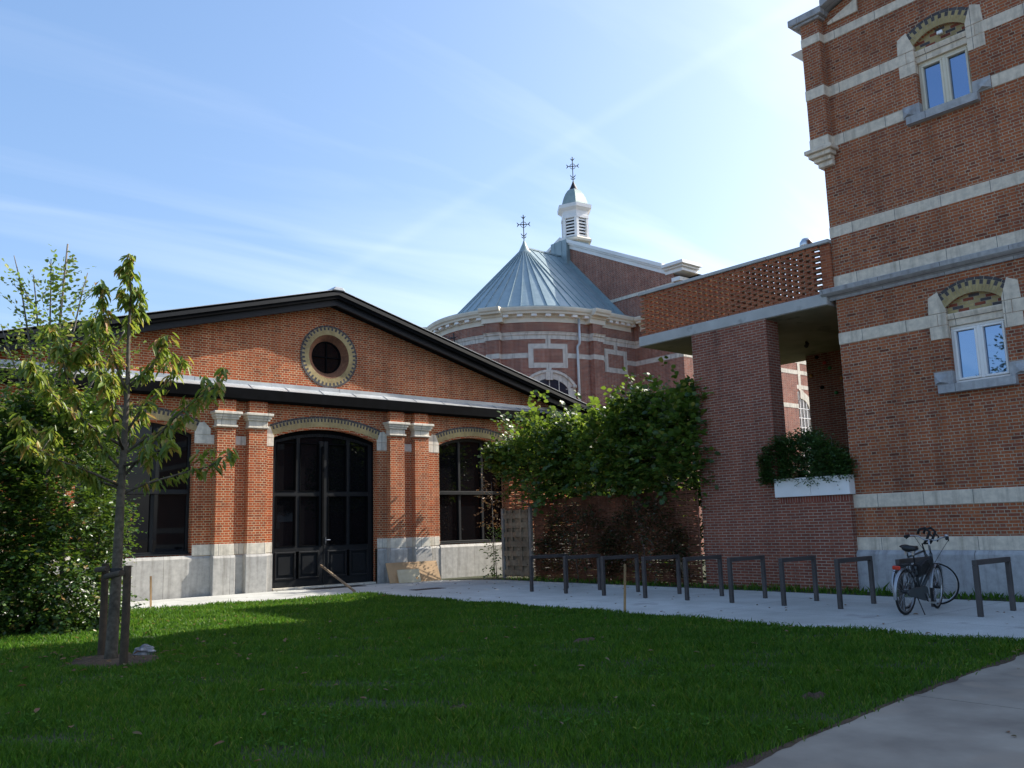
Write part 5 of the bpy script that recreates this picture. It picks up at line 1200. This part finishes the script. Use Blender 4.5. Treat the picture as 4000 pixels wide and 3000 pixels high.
shrub('beech_shrub', 'bright green beech shrub reaching the ground directly behind the staked young tree', 'shrub', (3.9, 16.35, 0), 'lf_beech', 3300, col_(3.85, 16.4, .85, .8, .02, 3.7, .35), (.3, .55), .082, .045, upb=.3, twig=0, group='beech shrubs by the workshop',
      stems=[([(3.9, 16.35, 0), (3.95, 16.35, 1.5), (3.8, 16.4, 3.5)], .05), ([(4.45, 16.1, 0), (4.42, 16.1, 1.6), (4.4, 16.15, 3.0)], .03)])
TT = [(3.7, 16.3, 6.2), (3.05, 16.45, 5.9), (3.3, 16.4, 5.6), (4.25, 16.15, 5.5), (3.5, 16.3, 5.9), (2.95, 16.5, 4.7), (4.6, 16.0, 5.0), (4.0, 16.3, 5.75)]
def beech_vol(n):
    k = rng.integers(0, len(TT), n); t = rng.uniform(.0, 1, n) ** .8; b = np.array([3.6, 16.35, 2.6]); e = np.array(TT)[k]
    p = b + (e - b) * t[:, None]; p[:, :2] += rng.normal(0, 1, (n, 2)) * (.30 * (1 - t[:, None]) + .08); return p
shrub('beech_tree', 'tall airy pale beech sapling with bare twig tips rising above the dense shrubs', 'tree', (3.6, 16.35, 0), 'lf_beech2', 620, beech_vol, (.25, .5), .09, .06, twig=120, upb=.7, wid=.66,
      stems=[([(3.6, 16.35, 0), (3.58, 16.35, 1.5), (3.6, 16.3, 3.0), (3.65, 16.3, 4.6), (3.72, 16.25, 6.6)], .05)] + [([(3.6, 16.35, 2.4), tuple((np.array([3.6, 16.35, 2.6]) + np.array(t)) / 2 + [0, 0, .15]), t, tuple(np.array(t) + [(t[0] - 3.6) * .2, 0, .4])], .022) for t in TT[1:]])
def lime_vol(y0, y1):
    def f(n):
        y = rng.uniform(y0, y1, n); top = np.interp(y, [13.3, 14.0, 15.4, 16.5, 18.0, 19.2, 20.2, 20.9], [4.5, 4.6, 4.65, 4.35, 4.3, 4.35, 4.1, 3.6]); lo = np.interp(y, [13.3, 19.0, 19.6, 20.9], [2.30, 2.25, 2.5, 3.4])
        z = lo + (top - lo) * rng.uniform(0, 1, n) ** .9; top = top + .22 * np.sin(y * 4.3) + .15 * np.sin(y * 9.1 + 1); z = lo + (top - lo) * rng.uniform(0, 1, n) ** .9 + np.where(rng.uniform(0, 1, n) < .06, rng.uniform(0, .95, n), 0); x = 17.45 + rng.uniform(-.75, .9, n) * (1 - .45 * np.clip((z - lo) / (top - lo), 0, 1) ** 2)
        return np.stack([x, y, z], 1)
    return f
for (a, b, ty, lab) in ((13.2, 15.6, 14.4, 'dark green lime tree with shoots rising beside the brick passage pillar'), (15.5, 18.2, 17.0, 'green lime tree above the middle of the woven willow fence, between two others'), (18.1, 20.9, 19.4, 'sunlit yellow green lime tree in front of the workshop roof end and gate panel')):
    shrub('lime_tree', lab, 'tree', (17.45, ty, 0), 'lf_lime', 1500 if a < 18 else 1250, lime_vol(a, b), (.3, .65), .15, .072, twig=70, upb=.9, wid=.86, group='lime trees behind the willow fence', outc=[17.45, ty, 3.4],
          stems=[([(17.45, ty, 0), (17.47, ty, 1.8), (17.43, ty, 3.2), (17.45, ty + .1, 4.6)], .07)] + [([(17.45, ty, 1.9 + .5 * k), (17.42, ty + s * .6, 2.2 + .5 * k), (17.45, ty + s * 1.15, 2.4 + .5 * k)], .03) for k in range(4) for s in (-1, 1)])
def flatv(y0, y1, z1, x=16.82):
    def f(n):
        y = rng.uniform(y0, y1, n); u = (y - y0) / (y1 - y0); z = rng.uniform(.1, 1, n) ** .7 * z1 * (1 - .5 * np.abs(2 * u - 1) ** 2)
        return np.stack([x + rng.normal(0, .07, n), y, z], 1)
    return f
shrub('hedge_plant', 'bronze leaved shrub growing against the willow fence near the gate panel', 'shrub', (16.8, 17.2, 0), 'lf_bronze', 850, flatv(15.9, 18.6, 1.9), (.2, .45), .07, .05, upb=.6, stems=[([(16.8, 17.2, 0), (16.82, 17.3, .6), (16.78, 17.2, 1.3)], .012)], group='shrubs against the willow fence')
shrub('hedge_plant', 'dark green shrub growing against the willow fence beside the leaning pole', 'shrub', (16.8, 14.9, 0), 'lf_bronze', 1000, flatv(13.7, 16.1, 2.0), (.2, .45), .07, .05, upb=.6, stems=[([(16.8, 14.9, 0), (16.78, 14.8, .6), (16.82, 14.95, 1.3)], .012)], group='shrubs against the willow fence')
shrub('hedge_plant', 'small dark shrub with stray twigs beside the gate post, before the pale plinth', 'shrub', (16.95, 20.85, 0), 'lf_dark', 75, col_(16.95, 20.85, .28, .3, .1, 1.3, .4, .1), (.2, .4), .08, .05, upb=.5, twig=20, stems=[([(16.95, 20.85, 0), (16.95, 20.9, 1.2)], .015)])
shrub('hedge_plant', 'thin brown leaved shrub before the workshop window nearest the willow screen', 'shrub', (17.2, 21.25, 0), 'lf_brown', 60, col_(17.2, 21.3, .25, .35, 1.6, 2.9, .4, .1), (.2, .4), .075, .05, upb=.5, twig=20, stems=[([(17.2, 21.25, 0), (17.2, 21.3, 2.9)], .015)])
for y0_, y1_, lab_ in ((13.3, 16.4, 'added dark hedge blocking light in the willow fence gaps nearer the brick passage'), (16.3, 19.3, 'added dark hedge blocking light in the willow fence gaps nearer the wooden gate panel')):
    ym = (y0_ + y1_) / 2  # backing hedges added so the bright gaps in the woven fence go dark
    shrub('hedge', lab_, 'hedge', (17.5, ym, 0), 'lf_dark', 900, lambda n: np.stack([rng.uniform(17.2, 17.9, n), rng.uniform(y0_, y1_, n), rng.uniform(.05, 2.2, n)], 1), (.2, .45), .10, .055, upb=.4, wid=.7, group='added hedges behind the willow fence', stems=[([(17.5, ym, 0), (17.5, ym, 1.9)], .03)])
# planter and its hedge
pt = MB(); x0, x1, y0, y1, z0, z1 = 17.02, 17.50, 9.40, 11.16, 1.972, 2.37
pt.box(x0, x0 + .03, y0, 10.28, z0, z1); pt.box(x0, x0 + .03, 10.285, y1, z0, z1); pt.box(x1 - .03, x1, y0, y1, z0, z1); pt.box(x0 + .031, x1 - .031, y0, y0 + .03, z0, z1); pt.box(x0 + .031, x1 - .031, y1 - .03, y1, z0, z1); pt.box(x0 + .031, x1 - .031, y0 + .031, y1 - .031, z0, z1 - .06)
tag(pt.build('planter', 'white', bevel=.004), 'white rectangular planter set in the opening of the brick passage', 'planter')
def boxv(n):
    y = rng.uniform(9.5, 11.3, n); x = rng.uniform(16.98, 17.55, n); hi = np.interp(y, [9.5, 9.9, 10.2, 11.0, 11.5], [2.7, 3.0, 3.3, 3.25, 2.6]); z = 2.3 + (hi - 2.3) * rng.uniform(0, 1, n)
    k = (y > 11.12) & (x > 17.06); x[k] = 16.98
    return np.stack([x, y, z], 1)
shrub('planter_shrub', 'dark green bushy hedge growing in the white planter', 'shrub', (17.25, 10.3, 2.31), 'lf_dark', 4200, boxv, (.08, .24), .06, .032, upb=.5, wid=.6, stems=[([(17.25, y, 2.31), (17.27, y + .05, 3.2)], .012) for y in (9.8, 10.2, 10.6, 11.0)], twig=0)
# conifer that the window panes mirror
cb = (-7.0, 14.4)
def conv(n):
    z = 2.0 + 7.6 * rng.uniform(0, 1, n) ** 1.2; a = rng.uniform(0, 2 * np.pi, n); q = rng.uniform(.2, 1, n) * (2.6 * (1 - (z - 2.0) / 8.4) + .25)
    return np.stack([cb[0] + q * np.cos(a), cb[1] + q * np.sin(a), z], 1)
shrub('conifer', 'tall dark conifer mirrored in the lower white window of the house', 'tree', (*cb, 0), 'lf_conifer', 900, conv, (.5, 1.1), .20, .11, .15, wid=.5, upb=-.1, stems=[([(*cb, 0), (*cb, 5), (*cb, 9.6)], .22)])

# ================================================================== GRASS
def inpoly(x, y, poly):
    r = np.zeros(len(x), bool); j = len(poly) - 1
    for i in range(len(poly)):
        xi, yi = poly[i]; xj, yj = poly[j]
        r ^= ((yi > y) != (yj > y)) & (x < (xj - xi) * (y - yi) / (yj - yi + 1e-12) + xi); j = i
    return r
def blades(name, lab_kind, poly, dens, hmin, hmax, wd, seed, grow=.05):
    q = np.random.default_rng(seed)
    xs = [p[0] for p in poly]; ys = [p[1] for p in poly]; A = (max(xs) - min(xs)) * (max(ys) - min(ys))
    n = int(A * dens); x = q.uniform(min(xs) - grow, max(xs) + grow, n); y = q.uniform(min(ys) - grow, max(ys) + grow, n)
    k = inpoly(x, y, poly)
    # only what the lens (or a step aside) can see
    az = np.arctan2(y, x); k &= (az > R(2)) & (az < R(100)) & (np.hypot(x, y) > 2.2)
    x, y = x[k], y[k]; d = np.hypot(x, y)
    pr = np.clip((7.5 / d) ** 1.25, .16, 1.0)
    cl = np.sin(x * 2.1 + 1.3 * np.sin(y * 1.7)) * np.sin(y * 2.6 + 1.1 * np.sin(x * 1.3)) + .5 * np.sin(x * 6.3 + y * 4.1)
    pr *= np.clip(.85 + .30 * cl, .45, 1)
    for cx, cy, rx, ry in PATCH: pr *= np.where(((x - cx) / (rx * .95)) ** 2 + ((y - cy) / (ry * .95)) ** 2 < 1, .04, 1)
    k = q.uniform(0, 1, len(x)) < pr; x, y, d, cl = x[k], y[k], d[k], cl[k]; n = len(x)
    ed = q.uniform(0, 1, n) < .5; x = x + np.where(ed, q.normal(0, .035, n), 0); y = y + np.where(ed, q.normal(0, .035, n), 0)
    h = q.uniform(hmin, hmax, n) * (1 + .30 * cl) * np.where(q.uniform(0, 1, n) < .03, 1.5, 1); w = wd * np.clip(d / 5.0, .9, 3.2) * q.uniform(.7, 1.3, n)
    a = q.uniform(0, 2 * np.pi, n); lean = q.uniform(.1, .9, n) * h; la = q.uniform(0, 2 * np.pi, n)
    B = np.stack([x, y, np.full(n, -.006)], 1); sd_ = np.stack([np.cos(a), np.sin(a), np.zeros(n)], 1) * (w / 2)[:, None]; ld = np.stack([np.cos(la) * lean, np.sin(la) * lean, np.zeros(n)], 1)
    mid = B + ld * .35 + np.stack([np.zeros(n), np.zeros(n), h * .6], 1); tip = B + ld + np.stack([np.zeros(n), np.zeros(n), h], 1)
    V = np.stack([B - sd_, B + sd_, mid + sd_ * .8, tip, mid - sd_ * .8], 1)
    o = np_mesh(name, 'grass', None, V, 1, [(0, 1, 2, 3, 4)])
    return struct(o, 'stuff')
blades('grass', '', LAWN, 3600, .035, .075, .0055, 11)
blades('verge_grass', '', [(16.42, 3), (17.12, 3), (17.12, 13.2), (16.95, 20.2), (16.42, 20.2)], 900, .05, .14, .007, 12, .02)

# clover and weeds low in the turf, and a few fallen leaves
q = np.random.default_rng(21); n = 60000
x, y = q.uniform(-3, 11.3, n), q.uniform(3, 19, n)
k = inpoly(x, y, LAWN) & (np.sin(x * 1.7 + 2) * np.sin(y * 1.9 + .5 * x) + .4 * np.sin(x * 5 + y * 3) > .55) & (q.uniform(0, 1, n) < np.clip(8 / np.hypot(x, y), .15, 1) ** 1.4) & (np.arctan2(y, x) > R(2))
x, y = x[k], y[k]; n = len(x); a = q.uniform(0, 2 * np.pi, n)
o = leaves('clover', 'lf_clover', None, np.stack([x, y, q.uniform(.02, .065, n)], 1), np.stack([np.cos(a), np.sin(a), q.normal(.1, .25, n)], 1), np.stack([q.normal(0, .3, n), q.normal(0, .3, n), np.ones(n)], 1), q.uniform(.018, .042, n), q.uniform(.016, .034, n), .2); struct(o, 'stuff')
n = 420; x, y = q.uniform(0, 16.3, n), q.uniform(2.2, 21.8, n)
x[:90] = 3.5 + q.normal(0, 1.1, 90); y[:90] = 11.8 + q.normal(0, 1.0, 90)
on = (x > 11.35) | (y > 19.3) | (y < 3.4); k = np.arctan2(y, x) > R(2); x, y, on = x[k], y[k], on[k]; n = len(x); a = q.uniform(0, 2 * np.pi, n)
o = leaves('fallen_leaves', 'lf_brown', None, np.stack([x, y, np.where(on, .012, .06)], 1), np.stack([np.cos(a), np.sin(a), q.normal(0, .15, n)], 1), np.stack([q.normal(0, .25, n), q.normal(0, .25, n), np.ones(n)], 1), q.uniform(.035, .10, n), q.uniform(.025, .05, n), .35, .1); struct(o, 'stuff')
